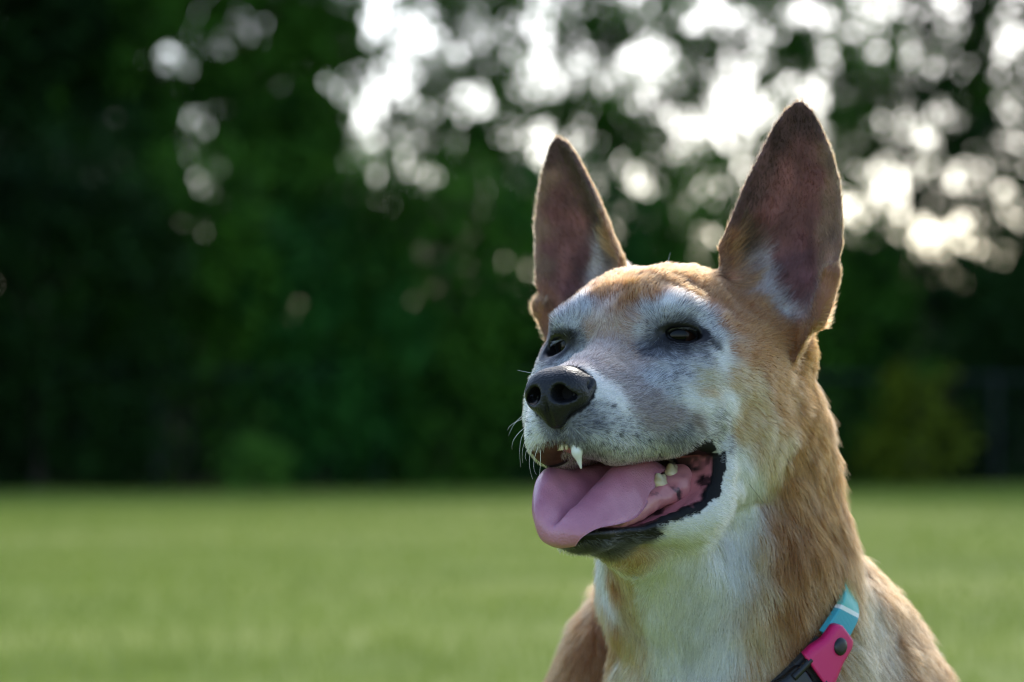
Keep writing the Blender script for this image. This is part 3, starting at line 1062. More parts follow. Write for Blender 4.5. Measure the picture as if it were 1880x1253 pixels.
build_setting()
FUR_SPOTS = {
    'T': [(2, 13, 26), (-17, 22, 31), (-23, 33, 25), (-25, 43, 13), (-26, 53, 1), (-31, 59, -10), (-41, 62, -21), (8, 22, 18), (-4, 30, 22), (-11, 17, 31), (-9, 54, -10), (-15, 51, 1), (-34, 62, -31), (-61, 63, -26), (-45, 62, -42), (-63, 64, -40), (-59, 62, -12), (-67, 65, -4), (-59, 60, -1), (-138, 71, -141), (-134, 79, -164), (-152, 86, -183), (-157, 59, -131), (-126, 84, -180), (-61, 30, 45), (-64, 31, 38), (-65, 33, 49), (-65, 41, 25), (-51, 50, 13), (-65, 79, 8), (-66, 75, 0), (-68, 85, 26), (-62, -33, 53), (-61, -28, 47), (-64, -36, 62), (-72, -80, 29), (-68, -78, 22), (-55, 34, 26), (-47, 29, 32), (-22, 28, 29), (-4, 23, 25), (5, 18, 23), (-11, 48, 4), (-18, 38, 17), (-6, 35, 19), (7, -9, 22), (3, -6, 25), (-5, -4, 29), (8, 15, 20), (-31, 57, -4), (-40, 45, 13), (-30, 61, -21), (-19, 58, -15), (-48, 60, -10), (-43, 55, 2)],
    'TO': [(12, 8, 16), (16, 6, 10), (4, 5, 24), (9, 11, 19), (-49, 53, -120), (-81, 64, -54), (-69, 62, -95), (-46, 50, -133), (-79, 63, -76), (-68, 64, -108), (-51, 54, -107), (-94, 64, -68), (-74, 65, -10), (-86, 64, -4), (-63, 59, -89), (-83, 64, -82), (-83, 65, -95), (-60, 61, -113), (-62, 65, -10), (-70, 63, -26), (-63, 64, -43), (-60, 61, -61), (-57, 57, -75), (-72, 64, -46)],
    'P': [(19, -2, 3), (33, 10, -9), (43, 3, -8), (19, 7, 0), (15, -6, 12), (15, -11, 9), (17, 9, 5), (15, 14, 7), (18, 1, 6), (25, -2, -2), (22, 11, -6), (25, 15, -10), (44, 12, -13), (30, -6, -4), (17, 6, 8), (18, -8, 2)],
    'G': [(9, -20, 19), (12, -28, 11), (14, -22, 9), (16, -26, -6), (18, -18, -6), (12, -15, 15), (13, 20, 12), (12, 26, 12), (8, 35, 12), (-1, 42, 6), (-4, 48, -1), (15, 15, 4), (26, 34, -18), (22, 43, -22), (34, 29, -22), (4, 48, -9), (19, 40, -16), (24, 32, -15), (13, 46, -15), (59, 25, -41), (70, 22, -48), (48, 28, -51), (75, 16, -47), (39, 29, -56), (65, 23, -38), (57, 23, -56), (71, 18, -32), (32, 34, -24), (31, 39, -29), (35, 32, -57), (49, 19, -61), (15, 46, -51), (9, 51, -41), (0, 49, -51), (-5, 50, -57), (-2, 41, 9), (5, 37, 12), (-6, 45, 4), (10, 32, 13), (13, 24, 11)],
    'W': [(10, 30, 15), (2, 50, -12), (-4, 52, -9), (1, 52, -16), (64, 16, -22), (62, 20, -27), (69, 16, -26), (59, 24, -33), (76, -16, -42), (73, -18, -37), (74, -16, -50), (69, -16, -55), (1, 53, -33), (18, 49, -35), (26, 44, -32), (-7, 50, -64), (0, 49, -77), (16, 43, -89), (-16, 48, -73), (5, 48, -85), (21, 37, -95), (28, 28, -97), (3, 37, -102), (-5, 18, -115), (-21, 24, -130), (-28, 12, -157), (-18, 1, -142), (0, 45, -93), (-29, 48, -78), (-28, 34, -118), (-34, 38, -105), (-32, 25, -158), (-28, 0, -165), (-12, 13, -129), (1, 6, -117), (-10, 1, -128), (-37, 41, -92)],
    'GD': [(3, -39, -4), (14, -19, -1), (13, 26, 4), (13, 21, 1), (15, 18, -4), (10, 32, 5), (19, 25, -8), (18, 34, -11), (11, 44, -10), (78, 4, -45), (78, 9, -48), (77, -1, -46), (75, 16, -40), (74, 12, -52), (78, 12, -42), (35, 38, -50), (30, 42, -47), (25, 42, -51), (79, -4, -42), (79, 7, -42), (78, 11, -40), (77, -2, -48), (76, 5, -51), (79, 3, -41), (74, 15, -33)],
    'B': [(8, -36, 6), (12, -29, 6), (13, -23, 3), (13, -23, 0), (13, 25, -2), (10, 27, 1), (9, 32, 3), (6, 37, 2), (3, 43, -2), (3, 47, -6), (14, 36, -8), (16, 29, -6), (10, 44, -8), (13, -29, -4), (1, -40, -2), (68, 5, -98), (49, 10, -99), (39, 18, -98), (37, 23, -96), (79, -1, -41), (79, 3, -40), (14, 20, -4), (14, 23, -5), (1, 49, -8)],
    'K': [(17, 46, -21), (11, 50, -22), (18, 47, -25)],
    'GB': [(54, 16, -19), (51, 23, -28), (40, 24, -23), (56, 7, -13), (45, 30, -39), (38, 33, -31), (46, 18, -20), (54, 14, -17), (61, 3, -13), (46, 28, -33), (33, 41, -41), (24, 45, -44), (39, 37, -42)],
    'C': [(17, 49, -30), (-15, 54, -41), (-20, 59, -26), (-28, 56, -60), (-29, 59, -47), (-3, 55, -25), (-21, 58, -34), (-8, 56, -20), (-12, 52, -49), (-22, 56, -47), (-46, 60, -58), (-40, 56, -69), (-41, 46, -106), (-39, 44, -127), (-41, 43, -146), (-43, 43, -162), (-40, 39, -164), (-8, -17, -116), (-16, -18, -128), (-32, -25, -151), (-44, -35, -165), (21, 5, -110), (-113, 71, -145), (-111, 73, -156), (-92, 74, -165), (-110, 76, -167)],
    'N': [(-48, 50, -93), (-69, 61, -81), (-58, 60, -107), (-83, 67, -109), (-59, 60, -135), (-70, 64, -136), (-50, 50, -155), (-54, 55, -147), (-60, 60, -67), (-69, 63, -54), (-96, 66, -96), (-56, 56, -94), (-34, -34, -142), (-15, -24, -117), (-123, -80, -164), (-121, -102, -163), (-120, -109, -171), (-128, -98, -152), (-69, 62, -67), (-82, 65, -43), (-68, 63, -26), (-63, 62, -121), (-73, 67, -122), (-52, 55, -139)],
    'ED': [(-80, 69, 112), (-77, 58, 99), (-74, 51, 86), (-82, 77, 99), (-72, 45, 74), (-78, 63, 108), (-81, 74, 107), (-69, 41, 65), (-67, 36, 55), (-69, 36, 48), (-72, 36, 40), (-81, -72, 110), (-80, -63, 101), (-80, -59, 92), (-78, -53, 79), (-81, -77, 103), (-77, -47, 67), (-80, -52, 73)],
    'EP': [(-85, 65, 77), (-85, 58, 58), (-86, 65, 52), (-84, 54, 44), (-83, 67, 90), (-82, 54, 69), (-85, 74, 76), (-86, 70, 62), (-82, 61, 85), (-80, 49, 39), (-73, 53, 24), (-78, 45, 53), (-84, -76, 74), (-86, -68, 58), (-84, -72, 44), (-84, -72, 85), (-82, -80, 56), (-85, -64, 69)],
    'ER': [(-83, 58, 35), (-80, 62, 24), (-75, 58, 18), (-76, 55, 27), (-85, 63, 35), (-86, 60, 44), (-86, -64, 46), (-85, -68, 37), (-86, -61, 51)],
    'ET': [(-81, 86, 74), (-79, 86, 54), (-79, 79, 36), (-81, 82, 88), (-83, 77, 50), (-82, 81, 63), (-81, -85, 66), (-81, -83, 83), (-81, -79, 94), (-80, -84, 51)],
    'EW': [(-77, 43, 37), (-65, 53, 16), (-69, 57, 9), (-70, 48, 28), (-66, 51, 22), (-84, -52, 46), (-82, -49, 51), (-84, -54, 42)],
    'DOT': [(72, 18, -38), (67, 23, -40), (58, 26, -41), (76, 15, -43), (72, 20, -45), (65, 24, -47), (54, 27, -48), (46, 30, -50), (73, 18, -50), (66, 22, -52), (57, 24, -54), (46, 26, -56), (36, 30, -57), (77, 12, -38), (66, 21, -34), (57, 25, -36), (56, 20, -59), (39, 21, -61), (12, 45, -13), (2, 22, 23)],
}
_pts, _par = [], []
for _k, _l in FUR_SPOTS.items():
    if _k == 'DOT':
        continue
    for _p in _l:
        _pts.append(_p)
        _par.append([*COAT[_k][0], *COAT[_k][1], COAT[_k][2]])
_pts, _par = np.array(_pts, float), np.array(_par, float)
_own = _pts.copy()
_mir = _pts * np.array([1, -1, 1.0])
# both halves of the coat are alike: mirror each spot unless the other side has a spot of its own there
_keep = np.array([np.min(np.linalg.norm(_own - q, axis=1)) > 15 for q in _mir])
_rest = []
for q in [(-120, 0, 10), (-115, 30, -20), (-115, -30, -20), (-130, 0, -60), (-150, 0, -110), (-140, -40, -90), (-140, 40, -90), (-190, 0, -160),
          (-100, -60, -20), (-100, -55, -80), (-250, 40, -250), (-250, -60, -250), (-350, 60, -350), (-350, -60, -350), (-120, 110, -300), (-120, -120, -300),
          (-110, 120, -450), (-110, -120, -450), (-160, -110, -180), (-130, -130, -210), (-110, -110, -160), (-160, 90, -170), (-190, 80, -220), (-95, 45, 0)]:
    _rest.append((q, 'T'))
for q in [(-20, 0, -260), (-20, 30, -330), (-20, -30, -330), (-60, 0, -420)]:
    _rest.append((q, 'W'))
SPOTS = np.concatenate([_own, _mir[_keep], np.array([q for q, _ in _rest], float)])
SPOTP = np.concatenate([_par, _par[_keep], np.array([[*COAT[k][0], *COAT[k][1], COAT[k][2]] for _, k in _rest])])


def coat_at(p, nrm):
    """coat parameters (n,7) at points in the head frame"""
    out = np.zeros((len(p), 7))
    wob = np.stack([vnoise(p, 9, 21), vnoise(p, 9, 22), vnoise(p, 9, 23)], 1) * 2.2
    for a in range(0, len(p), 20000):
        s = slice(a, a + 20000)
        pp = p[s] + wob[s]
        d2 = ((pp[:, None, :] - SPOTS[None]) ** 2).sum(-1)
        dm = d2.min(1, keepdims=True)
        w = 1.0 / (d2 + 0.12 * dm + 6.0) ** 2.2
        out[s] = (w @ SPOTP) / w.sum(1, keepdims=True)
    # back of the ears
    for sg in (1, -1):
        q = p * np.array([1, sg, 1.0])
        nq = nrm * np.array([1, sg, 1.0])
        u, v, w = ear_coords(q)
        f, ss, half = ear_surface(u, v)
        back = (u > 18) & (np.abs(ss) < 1.15) & (np.abs(w - f) < 9) & ((nq @ EW) < -0.1)
        t = COAT['T']
        out[back] = np.array([*t[0], *t[1], t[2]])
    return out


def ear_info(p, nrm):
    """(is on an ear flap, inside face, u) for points of either side"""
    flap = np.zeros(len(p), bool)
    inner = np.zeros(len(p), bool)
    uu = np.zeros(len(p))
    ss_ = np.zeros(len(p))
    for sg in (1, -1):
        q = p * np.array([1, sg, 1.0])
        nq = nrm * np.array([1, sg, 1.0])
        u, v, w = ear_coords(q)
        f, ss, half = ear_surface(u, v)
        on = (u > 0) & (np.abs(ss) < 1.45) & (np.abs(w - f) < 12) & (q[:, 1] > 18)
        flap |= on
        inner |= on & ((nq @ EW) > 0.05)
        uu = np.where(on, u, uu)
        ss_ = np.where(on, ss, ss_)
    return flap, inner, uu, ss_


def whole_depth(p):
    """how deep a point lies inside the dog before its mouth was opened (mm, trilinear)"""
    F = FIELD
    i, fr = [], []
    for k, a in enumerate((F.x, F.y, F.z)):
        j = np.clip(np.searchsorted(a, p[:, k]) - 1, 0, len(a) - 2)
        i.append(j)
        fr.append((p[:, k] - a[j]) / (a[j + 1] - a[j]))
    r = 0
    for dx in (0, 1):
        for dy in (0, 1):
            for dz in (0, 1):
                w = (fr[0] if dx else 1 - fr[0]) * (fr[1] if dy else 1 - fr[1]) * (fr[2] if dz else 1 - fr[2])
                r = r + w * F.whole[i[0] + dx, i[1] + dy, i[2] + dz]
    return -r


def eye_gap(p):
    """normalised distance from the lid opening (1 at its rim)"""
    q = p * np.stack([np.ones(len(p)), np.sign(p[:, 1]) + (p[:, 1] == 0), np.ones(len(p))], 1)
    hole = EYE_C + EYE_N * 11.0
    d = (q - hole) @ EYE_ROT.T
    rad = np.sqrt((d[:, 1] / 10.5) ** 2 + (d[:, 2] / np.where(p[:, 1] > 0, 4.5, 5.6)) ** 2)
    return np.where(np.abs(d[:, 0]) < 16, rad, 9.0)


# collar plane in the head frame: the collar hangs low at the throat
CN = norm([1.0, 0.0, 1.0])
CO = np.array([-92.0, 5.0, -131.5])


def collar_angle(p):
    """degrees round the collar: 0 at the throat, 90 on the dog's left"""
    e1 = norm(np.array([1.0, 0, 0]) - CN * CN[0])
    q = p - CO
    return np.degrees(np.arctan2(q[:, 1], q @ e1))


FIELD, DV, DQ = sculpt_dog()
DN = vertex_normals(DV, DQ)


def build_dog():
    base = to_world(np.array([-150.0, 0, -300]))
    origin = np.array([base[0], base[1], 0.0])
    root = empty("dog", origin)
    prop(root, "tan and white prick-eared dog with grey muzzle, panting with its tongue out", "dog")
    W = lambda p: to_world(p) - origin
    skin = skin_material()

    # ---- body: one continuous skin
    depth = whole_depth(DV)
    msd = mouth_sd(DV)
    inmouth = (depth > 2.2) & (DV[:, 0] > -36) & (DV[:, 0] < 92) & (DV[:, 2] < -40) & (DV[:, 2] > -100) & (np.abs(DV[:, 1]) < 52)
    cp = coat_at(DV, DN)
    mean = cp[:, :3] * (1 - cp[:, 6:7]) + cp[:, 3:6] * cp[:, 6:7]
    col = mean * 0.8
    flap, inner, eu, es = ear_info(DV, DN)
    pinkish = np.array([.27, .11, .11]) * (1 + 0.35 * vnoise(DV, 7, 2)[:, None])
    col = np.where((inner)[:, None], 0.72 * col + 0.28 * pinkish, col)
    streak = DV - 0.75 * np.outer(DV @ EU, EU)
    blot = 1 + 0.45 * vnoise(streak, 4.5, 14) + 0.35 * vnoise(DV, 9, 15)
    col = np.where(inner[:, None], col * blot[:, None], col)
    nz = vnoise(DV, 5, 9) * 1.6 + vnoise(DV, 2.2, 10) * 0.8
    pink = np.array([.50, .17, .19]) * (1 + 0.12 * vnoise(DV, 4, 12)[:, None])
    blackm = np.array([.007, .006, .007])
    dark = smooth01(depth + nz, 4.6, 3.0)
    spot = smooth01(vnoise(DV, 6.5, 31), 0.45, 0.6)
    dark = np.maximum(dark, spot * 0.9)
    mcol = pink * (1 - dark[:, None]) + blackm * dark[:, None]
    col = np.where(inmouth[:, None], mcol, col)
    lipband = (msd < 1.4 + 0.8 * nz) & (DV[:, 0] > -4) & (DV[:, 0] < 82) & (DV[:, 2] < -59) & ~inmouth
    col = np.where(lipband[:, None], blackm, col)
    under = (DN[:, 2] < -0.45) & (DV[:, 2] > -64.5) & (DV[:, 2] < -46) & (msd < 5) & (msd > -2.5) & (((DV[:, 0] > 56) & (DV[:, 1] < 3.5)) | ((DV[:, 0] > 4) & (DV[:, 0] < 22)))
    brown = np.array([.085, .032, .022]) * (1 + 0.4 * vnoise(DV, 3, 19)[:, None])
    col = np.where(under[:, None], np.where((DV[:, 0] > 60)[:, None], brown, blackm), col)
    g = eye_gap(DV)
    ring = smooth01(g, 1.55, 1.2)[:, None]
    col = col * (1 - ring) + blackm * ring
    chin = (DV[:, 0] > 14) & (DV[:, 0] < 84) & (DV[:, 2] < -82) & (DV[:, 2] > -97.5) & (np.abs(DV[:, 1]) < 27) & ~inmouth
    col[chin] = blackm
    innose = ellipsoid((73, 0, -26), (18, 16, 14))(DV) < 0.5
    col[innose] = blackm
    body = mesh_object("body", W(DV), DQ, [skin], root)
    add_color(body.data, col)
    wet = np.maximum((inmouth | chin).astype(float), smooth01(g, 1.4, 1.1))
    a = body.data.attributes.new("Wet", 'FLOAT', 'POINT')
    a.data.foreach_set("value", wet.astype(np.float32))

    # ---- nose, tongue, teeth, gums, eyes
    v, q = sculpt_nose()
    nose = mesh_object("nose", W(v), q, [nose_material()], root)
    v, q = tongue_mesh()
    mesh_object("tongue", W(v), q, [tongue_material()], root)
    gum = gum_material()
    lower = [((50, 12, -88), (8, 24, -74), 5.5, 6.5, 4), ((8, 24, -74), (-16, 27, -62), 6.5, 7.5, 4)]
    mir = lambda P: [tuple([(a[0], -a[1], a[2]), (b[0], -b[1], b[2]), ra, rb, k]) for a, b, ra, rb, k in P]
    for nm, P in (("lower_gum", lower), ("lower_gum", mir(lower))):
        ys = [p[i][1] for p in P for i in (0, 1)]
        v, q = blob(P, (-30, min(ys) - 14, -100), (62, max(ys) + 14, -48), 1.4)
        v = v + vertex_normals(v, q) * (vnoise(v, 4, 6) * 0.8 + vnoise(v * [0.5, 1, 1], 7, 16) * 1.4)[:, None]
        mesh_object(nm, W(v), q, [gum], root)
    v, q = blob([((55, 0, -50), (17, 11, 5.0), 4), ((50, 11, -51), (10, 20, -50), 5.5, 6.0, 5), ((50, -11, -51), (10, -20, -50), 5.5, 6.0, 5)], (0, -28, -60), (86, 28, -40), 1.5)
    mesh_object("upper_gum", W(v), q, [gum], root)
    tm = tooth_material()
    white = simple("canine_enamel", (.80, .78, .72), 0.18)
    for s in (1, -1):
        v, q = blob([((73.5, 5.5, -45), (73.5, 6.0, -54), 2.8, 2.2, 2), ((73.5, 6.0, -54), (71.5, 6.4, -61.5), 2.2, 0.5, 2)], (66, 0, -66), (84, 14, -38), 0.6)
        mesh_object("canine_tooth", W(v * [1, s, 1] + (np.array([-6.0, -5.0, 5.0]) if s < 0 else 0)), q if s > 0 else q[:, ::-1], [white], root)
        for k in range(3):
            c = np.array([-4.5 + 11.5 * k, 24.0 - 1.4 * k, -62.0 - 4.1 * k])
            P = [(c + (0, 0, -3.5), c + (-3.2, 0, 1.2), 3.5, 2.0, 2.5), (c + (0, 0, -3.5), c + (1.6, 0, 2.2), 3.5, 1.7, 2.5), (c + (0, 0, -5), c + (3.2, 0, -1.0), 3.4, 2.2, 2.5)]
            v, q = blob(P, c - (9, 6, 11), c + (9, 6, 6), 0.8)
            mesh_object("molar_tooth", W(v * [1, s, 1]), q if s > 0 else q[:, ::-1], [tm], root)
        for k in range(3):
            c = np.array([70.5 + 1.3 * (2 - k), 1.1 + 1.7 * k, -47.0])
            v, q = blob([(c, c + (1.0, 0, -5.0), 1.5, 0.9, 1.5)], c - (4, 4, 9), c + (5, 4, 4), 0.6)
            mesh_object("incisor_tooth", W(v * [1, s, 1]), q if s > 0 else q[:, ::-1], [tm], root)
    gz = dir_to_world(norm([0.95, 0.10, 0.06]))
    for s in (1, -1):
        gaze = dir_to_world(norm([0.93, 0.30 * s, 0.03]))
        em = eye_material(tuple(gaze))
        c = W(EYE_C * [1, s, 1])
        nl, nr = 40, 64
        th, ph = np.meshgrid(np.linspace(0.001, math.pi - 0.001, nl), np.linspace(0, 2 * math.pi, nr, endpoint=False), indexing='ij')
        sp = np.stack([np.sin(th) * np.cos(ph), np.sin(th) * np.sin(ph), np.cos(th)], -1).reshape(-1, 3)
        dg = sp @ gaze
        r = 0.01195 * (1 + 0.035 * smooth01(dg, 0.72, 0.95))
        i = np.arange(nl * nr).reshape(nl, nr)
        q = np.stack([i[:-1], i[1:], np.roll(i[1:], -1, 1), np.roll(i[:-1], -1, 1)], -1).reshape(-1, 4)
        e = mesh_object("eye", sp * r[:, None], q, [em], root)
        e.location = c
    lidm = simple("eyelid_rim", (.008, .008, .010), 0.3)
    for s in (1, -1):
        for nm, a0, a1, rad in (("upper_eyelid", 0.0, math.pi, 1.3), ("lower_eyelid", math.pi, 2 * math.pi, 0.7)):
            a = np.linspace(a0 - 0.12, a1 + 0.12, 24)
            path = EYE_C + norm(EYE_N * 11.5 + np.outer(np.cos(a) * (EYE_OPEN[s][0] - 0.3), EYE_T) + np.outer(np.sin(a) * (EYE_OPEN[s][1] + 0.2), EYE_UP)) * 12.75
            V, Q = tube(path * [1, s, 1], rad * np.interp(np.linspace(-1, 1, 24), [-1, -0.7, 0.7, 1], [0.4, 1, 1, 0.4]), 8)
            mesh_object(nm, W(V), Q, [lidm], root)
    return root, origin, W


def sample_surface(dens, seed):
    """random points on the skin; dens = strands per mm2 at each quad"""
    r = np.random.default_rng(seed)
    tri = np.concatenate([DQ[:, [0, 1, 2]], DQ[:, [0, 2, 3]]])
    dq = np.concatenate([dens, dens])
    a, b, c = DV[tri[:, 0]], DV[tri[:, 1]], DV[tri[:, 2]]
    area = np.linalg.norm(np.cross(b - a, c - a), axis=1) * 0.5
    w = area * dq
    n = int(w.sum())
    cum = np.cumsum(w) / w.sum()
    t = np.searchsorted(cum, r.random(n))
    t = np.clip(t, 0, len(tri) - 1)
    u, v = r.random(n), r.random(n)
    fl = u + v > 1
    u[fl], v[fl] = 1 - u[fl], 1 - v[fl]
    w0 = (1 - u - v)[:, None]
    p = a[t] * w0 + b[t] * u[:, None] + c[t] * v[:, None]
    nn = DN[tri[t, 0]] * w0 + DN[tri[t, 1]] * u[:, None] + DN[tri[t, 2]] * v[:, None]
    return p, norm(nn)


def hair_curves(name, pts, rad, cols, mat, parent):
    """pts (n,k,3) world-relative metres, rad (n,k), cols (n,3)"""
    n, k = pts.shape[:2]
    hc = bpy.data.hair_curves.new(name)
    hc.add_curves([k] * n)
    hc.attributes["position"].data.foreach_set("vector", np.ascontiguousarray(pts, np.float32).ravel())
    ra = hc.attributes.get("radius") or hc.attributes.new("radius", 'FLOAT', 'POINT')
    ra.data.foreach_set("value", np.ascontiguousarray(rad, np.float32).ravel())
    ca = hc.attributes.new("Col", 'FLOAT_COLOR', 'CURVE')
    c4 = np.ones((n, 4), np.float32)
    c4[:, :3] = cols
    ca.data.foreach_set("color", c4.ravel())
    hc.materials.append(mat)
    o = bpy.data.objects.new(name, hc)
    COL.objects.link(o)
    o.parent = parent
    return o


DOWNH = -UPH


def flow(p, nrm, flap, inner, eu, es):
    """direction in which the coat lies"""
    n = len(p)
    x, y, z = p.T
    sg = np.sign(y + 1e-6)
    d = np.zeros((n, 3))
    # face: away from the nose, parting at the bridge
    face = np.stack([-np.ones(n), 0.30 * sg * smooth01(np.abs(y), 0, 12), (-0.35 + 0.80 * smooth01(z, -28, 14)) * smooth01(x, 70, 20)], 1)
    # around the eyes the coat fans out
    q = p * np.stack([np.ones(n), sg, np.ones(n)], 1)
    r = q - (EYE_C + EYE_N * 11 - EYE_T * 9)
    rl = np.linalg.norm(r, axis=1)
    fan = r / np.maximum(rl, 1)[:, None] * np.stack([np.ones(n), sg, np.ones(n)], 1)
    wf = smooth01(rl, 30, 9)[:, None]
    face = face * (1 - wf) + (fan * 1.2 + np.array([-0.3, 0, 0])) * wf
    # cheeks sweep back and down
    wc = (smooth01(x, 5, -45) * smooth01(z, 0, -30))[:, None]
    face = face * (1 - wc) + np.stack([-np.ones(n) * 0.9, 0.15 * sg, -0.55 * np.ones(n)], 1) * wc
    # lips hang down
    wl_ = (smooth01(z, -40, -56) * smooth01(x, 10, 40) * (z > -68))[:, None]
    face = face * (1 - wl_) + np.stack([-0.45 * np.ones(n), 0.0 * sg, -0.9 * np.ones(n)], 1) * wl_
    # lower jaw backwards
    neckdir = DOWNH[None] + np.stack([-0.15 * np.ones(n), 0.10 * sg, np.zeros(n)], 1)
    wn_ = np.clip(smooth01(z, -40, -75) * smooth01(x, 10, -35) + smooth01(x, -70, -105) + smooth01(z, -100, -110), 0, 1)[:, None]
    d = face * (1 - wn_) + neckdir * wn_
    # chest whorl and sway of the longer coat
    sway = np.stack([vnoise(p, 26, 41), vnoise(p, 26, 42), 0.4 * vnoise(p, 26, 43)], 1)
    d = d + sway * (0.14 + 0.35 * wn_)
    # ears: towards the tip, inner face outwards from the base
    for s_ in (1, -1):
        m = flap & (sg == s_)
        mm = np.array([1, s_, 1.0])
        we = smooth01(eu[m], 2, 30)[:, None]
        d[m] = d[m] * (1 - we) + (EU * mm + np.outer(0.21 * np.sign(es[m]), EV * mm)) * we
        tuft = inner & (sg == s_) & (eu < 48) & (es < -0.25)
        d[tuft] = (EU * 0.55 + EV * 0.75 + EW * 0.35) * mm
    t = d - nrm * (d * nrm).sum(1, keepdims=True)
    return t / np.maximum(np.linalg.norm(t, axis=1, keepdims=True), 1e-6)


def build_fur(root, W):
    fm = fur_material()
    cen = DV[DQ].mean(1)
    nq = norm(DN[DQ].mean(1))
    x, y, z = cen.T
    flap, inner, eu, es = ear_info(cen, nq)
    depth = whole_depth(cen)
    head = smooth01(z, -100, -70) * smooth01(x, -95, -80)
    dens = 1.35 + 0.9 * head                                            # strands per mm2
    dens = dens + 0.8 * smooth01(x, -20, 20) * (z > -100)
    dens *= 0.04 + 0.96 * smooth01(z, -250, -215)
    dens *= 0.25 + 0.75 * smooth01(x, -210, -170)
    dens = np.where(inner, 1.5, dens)
    dens = np.where(inner & (es > -0.35) & (eu < 60), 0.8, dens)
    inmouth = (depth > 1.0) & (x > -36) & (x < 92) & (z < -40) & (z > -98) & (np.abs(y) < 52) & (mouth_sd(cen) < 3.2)
    dens[inmouth & (mouth_sd(cen) < -1.5)] = 0
    nose = ellipsoid((76, 0, -26), (17, 17, 15))(cen)
    dens[(nose < -0.5)] = 0
    dens[eye_gap(cen) < 1.06] = 0
    cd = (cen - CO) @ CN
    ca = collar_angle(cen)
    dens[(np.abs(cd) < 11) & (z < -60) & (ca > 12) & (ca < 80)] = 0
    p, nrm = sample_surface(dens, 11)
    ms, dp = mouth_sd(p), whole_depth(p)
    lipz = (p[:, 0] > -6) & (p[:, 0] < 92) & (p[:, 2] < -40) & (p[:, 2] > -100) & (np.abs(p[:, 1]) < 52)
    bare = lipz & (((dp > 1.0) & (ms < 3.0)) | ((ms < 0.5 + 0.7 * vnoise(p, 3, 90)) & (p[:, 2] < -64)))
    bare |= (nrm[:, 2] < -0.5) & (p[:, 2] > -64.5) & (p[:, 2] < -46) & (ms < 4.5) & (ms > -2.5) & (((p[:, 0] > 56) & (p[:, 1] < 3.5)) | ((p[:, 0] > 4) & (p[:, 0] < 22)))
    chin = (p[:, 0] > 16) & (p[:, 0] < 84) & (p[:, 2] < -84) & (p[:, 2] > -97.5 + 1.2 * vnoise(p, 4, 91)) & (np.abs(p[:, 1]) < 27)
    soft = 0.12 + 0.88 * np.maximum(smooth01(p[:, 0], 34, 12), smooth01(p[:, 2], -93, -97.5))
    bare |= chin & (np.random.default_rng(3).random(len(p)) > soft)
    p, nrm = p[~bare], nrm[~bare]
    n = len(p)
    print("fur strands", n)
    x, y, z = p.T
    r = np.random.default_rng(5)
    flap, inner, eu, es = ear_info(p, nrm)
    t = flow(p, nrm, flap, inner, eu, es)
    # length in mm
    L = 3.4 + 1.8 * smooth01(x, 45, 5) + 1.8 * smooth01(x, 0, -40)
    L = L + 3.5 * smooth01(x, -25, -75) * smooth01(z, 10, -40)
    neck = np.clip(smooth01(z, -62, -115) * smooth01(x, 25, -25) + smooth01(x, -80, -110) * smooth01(z, 20, -30), 0, 1)
    L = L + 5.2 * neck
    L = np.where(flap, L + (3.6 - L) * smooth01(eu, 0, 26), L)
    L = np.where(inner, np.minimum(L, 4.6), L)
    tuft = inner & (eu < 52) & (es < -0.3) & (es > -0.85)
    L = np.where(tuft, 12.0, L)
    for sg in (1, -1):
        L = np.where(ear_sd(p * np.array([1, sg, 1.0])) < 5, np.minimum(L, np.where(tuft, 12, 4.2)), L)
    g = eye_gap(p)
    L = np.where(g < 2.2, np.minimum(L, 3.2), L)
    L = np.where((x > 40) & (z > -45), np.minimum(L, 4.5), L)
    cd = (p - CO) @ CN
    ca = collar_angle(p)
    near = (cd > 0) & (cd < 34) & (ca > 12) & (ca < 80) & (z < -60)
    L = np.where(near, np.minimum(L, np.maximum(6, cd * 0.75)), L)
    lip = mouth_sd(p)
    L = np.where((lip < 7) & (x > -6) & (z > -102), np.minimum(L, 2.4 + 0.25 * np.maximum(lip, 0)), L)
    L = L * r.uniform(0.72, 1.2, n)
    lift = np.radians(15 + 9 * r.random(n)) + np.where(inner, 0.25, 0) + 0.12 * neck * r.random(n)
    lift = np.where((x > 20), lift + 0.12, lift)
    # scatter and clumps
    b = np.cross(nrm, t)
    ang = r.normal(0, 0.16, n) + vnoise(p, 5.5, 61) * 0.22 + vnoise(p, 14, 62) * (0.20 + 0.12 * neck)
    t = t * np.cos(ang)[:, None] + b * np.sin(ang)[:, None]
    lift = lift + vnoise(p, 7, 63) * 0.10
    K = 5
    s = np.linspace(0, 1, K)
    curl = (0.25 * np.sin(lift))[:, None] * s[None] ** 2
    pts = p[:, None, :] + L[:, None, None] * (t[:, None, :] * (s * 1.0)[None, :, None] * np.cos(lift)[:, None, None]
                                              + nrm[:, None, :] * (np.sin(lift)[:, None] * s[None] - curl)[..., None])
    # clumping of the longer coat: tips drift to a common lattice point
    cell = 3.4 + 2.5 * neck
    key = np.stack([vnoise(p, 3.2, 71), vnoise(p, 3.2, 72), vnoise(p, 3.2, 73)], 1)
    pts = pts + key[:, None, :] * (s ** 1.6)[None, :, None] * (0.10 * L)[:, None, None]
    # gravity on long strands
    pts = pts + DOWNH * ((s ** 2)[None, :, None] * (0.10 * L * neck)[:, None, None])
    pts = pts - nrm[:, None, :] * 0.3
    r0 = (0.105 + 0.025 * neck) * r.uniform(0.7, 1.25, n)
    r0 = np.where(inner & ~tuft, 0.075, r0)
    r0 = np.where(z < -250, 0.4, r0)
    L_low = z < -250
    rad = r0[:, None] * np.interp(s, [0, 0.5, 1], [1, 0.85, 0.22])[None]
    cp = coat_at(p, nrm)
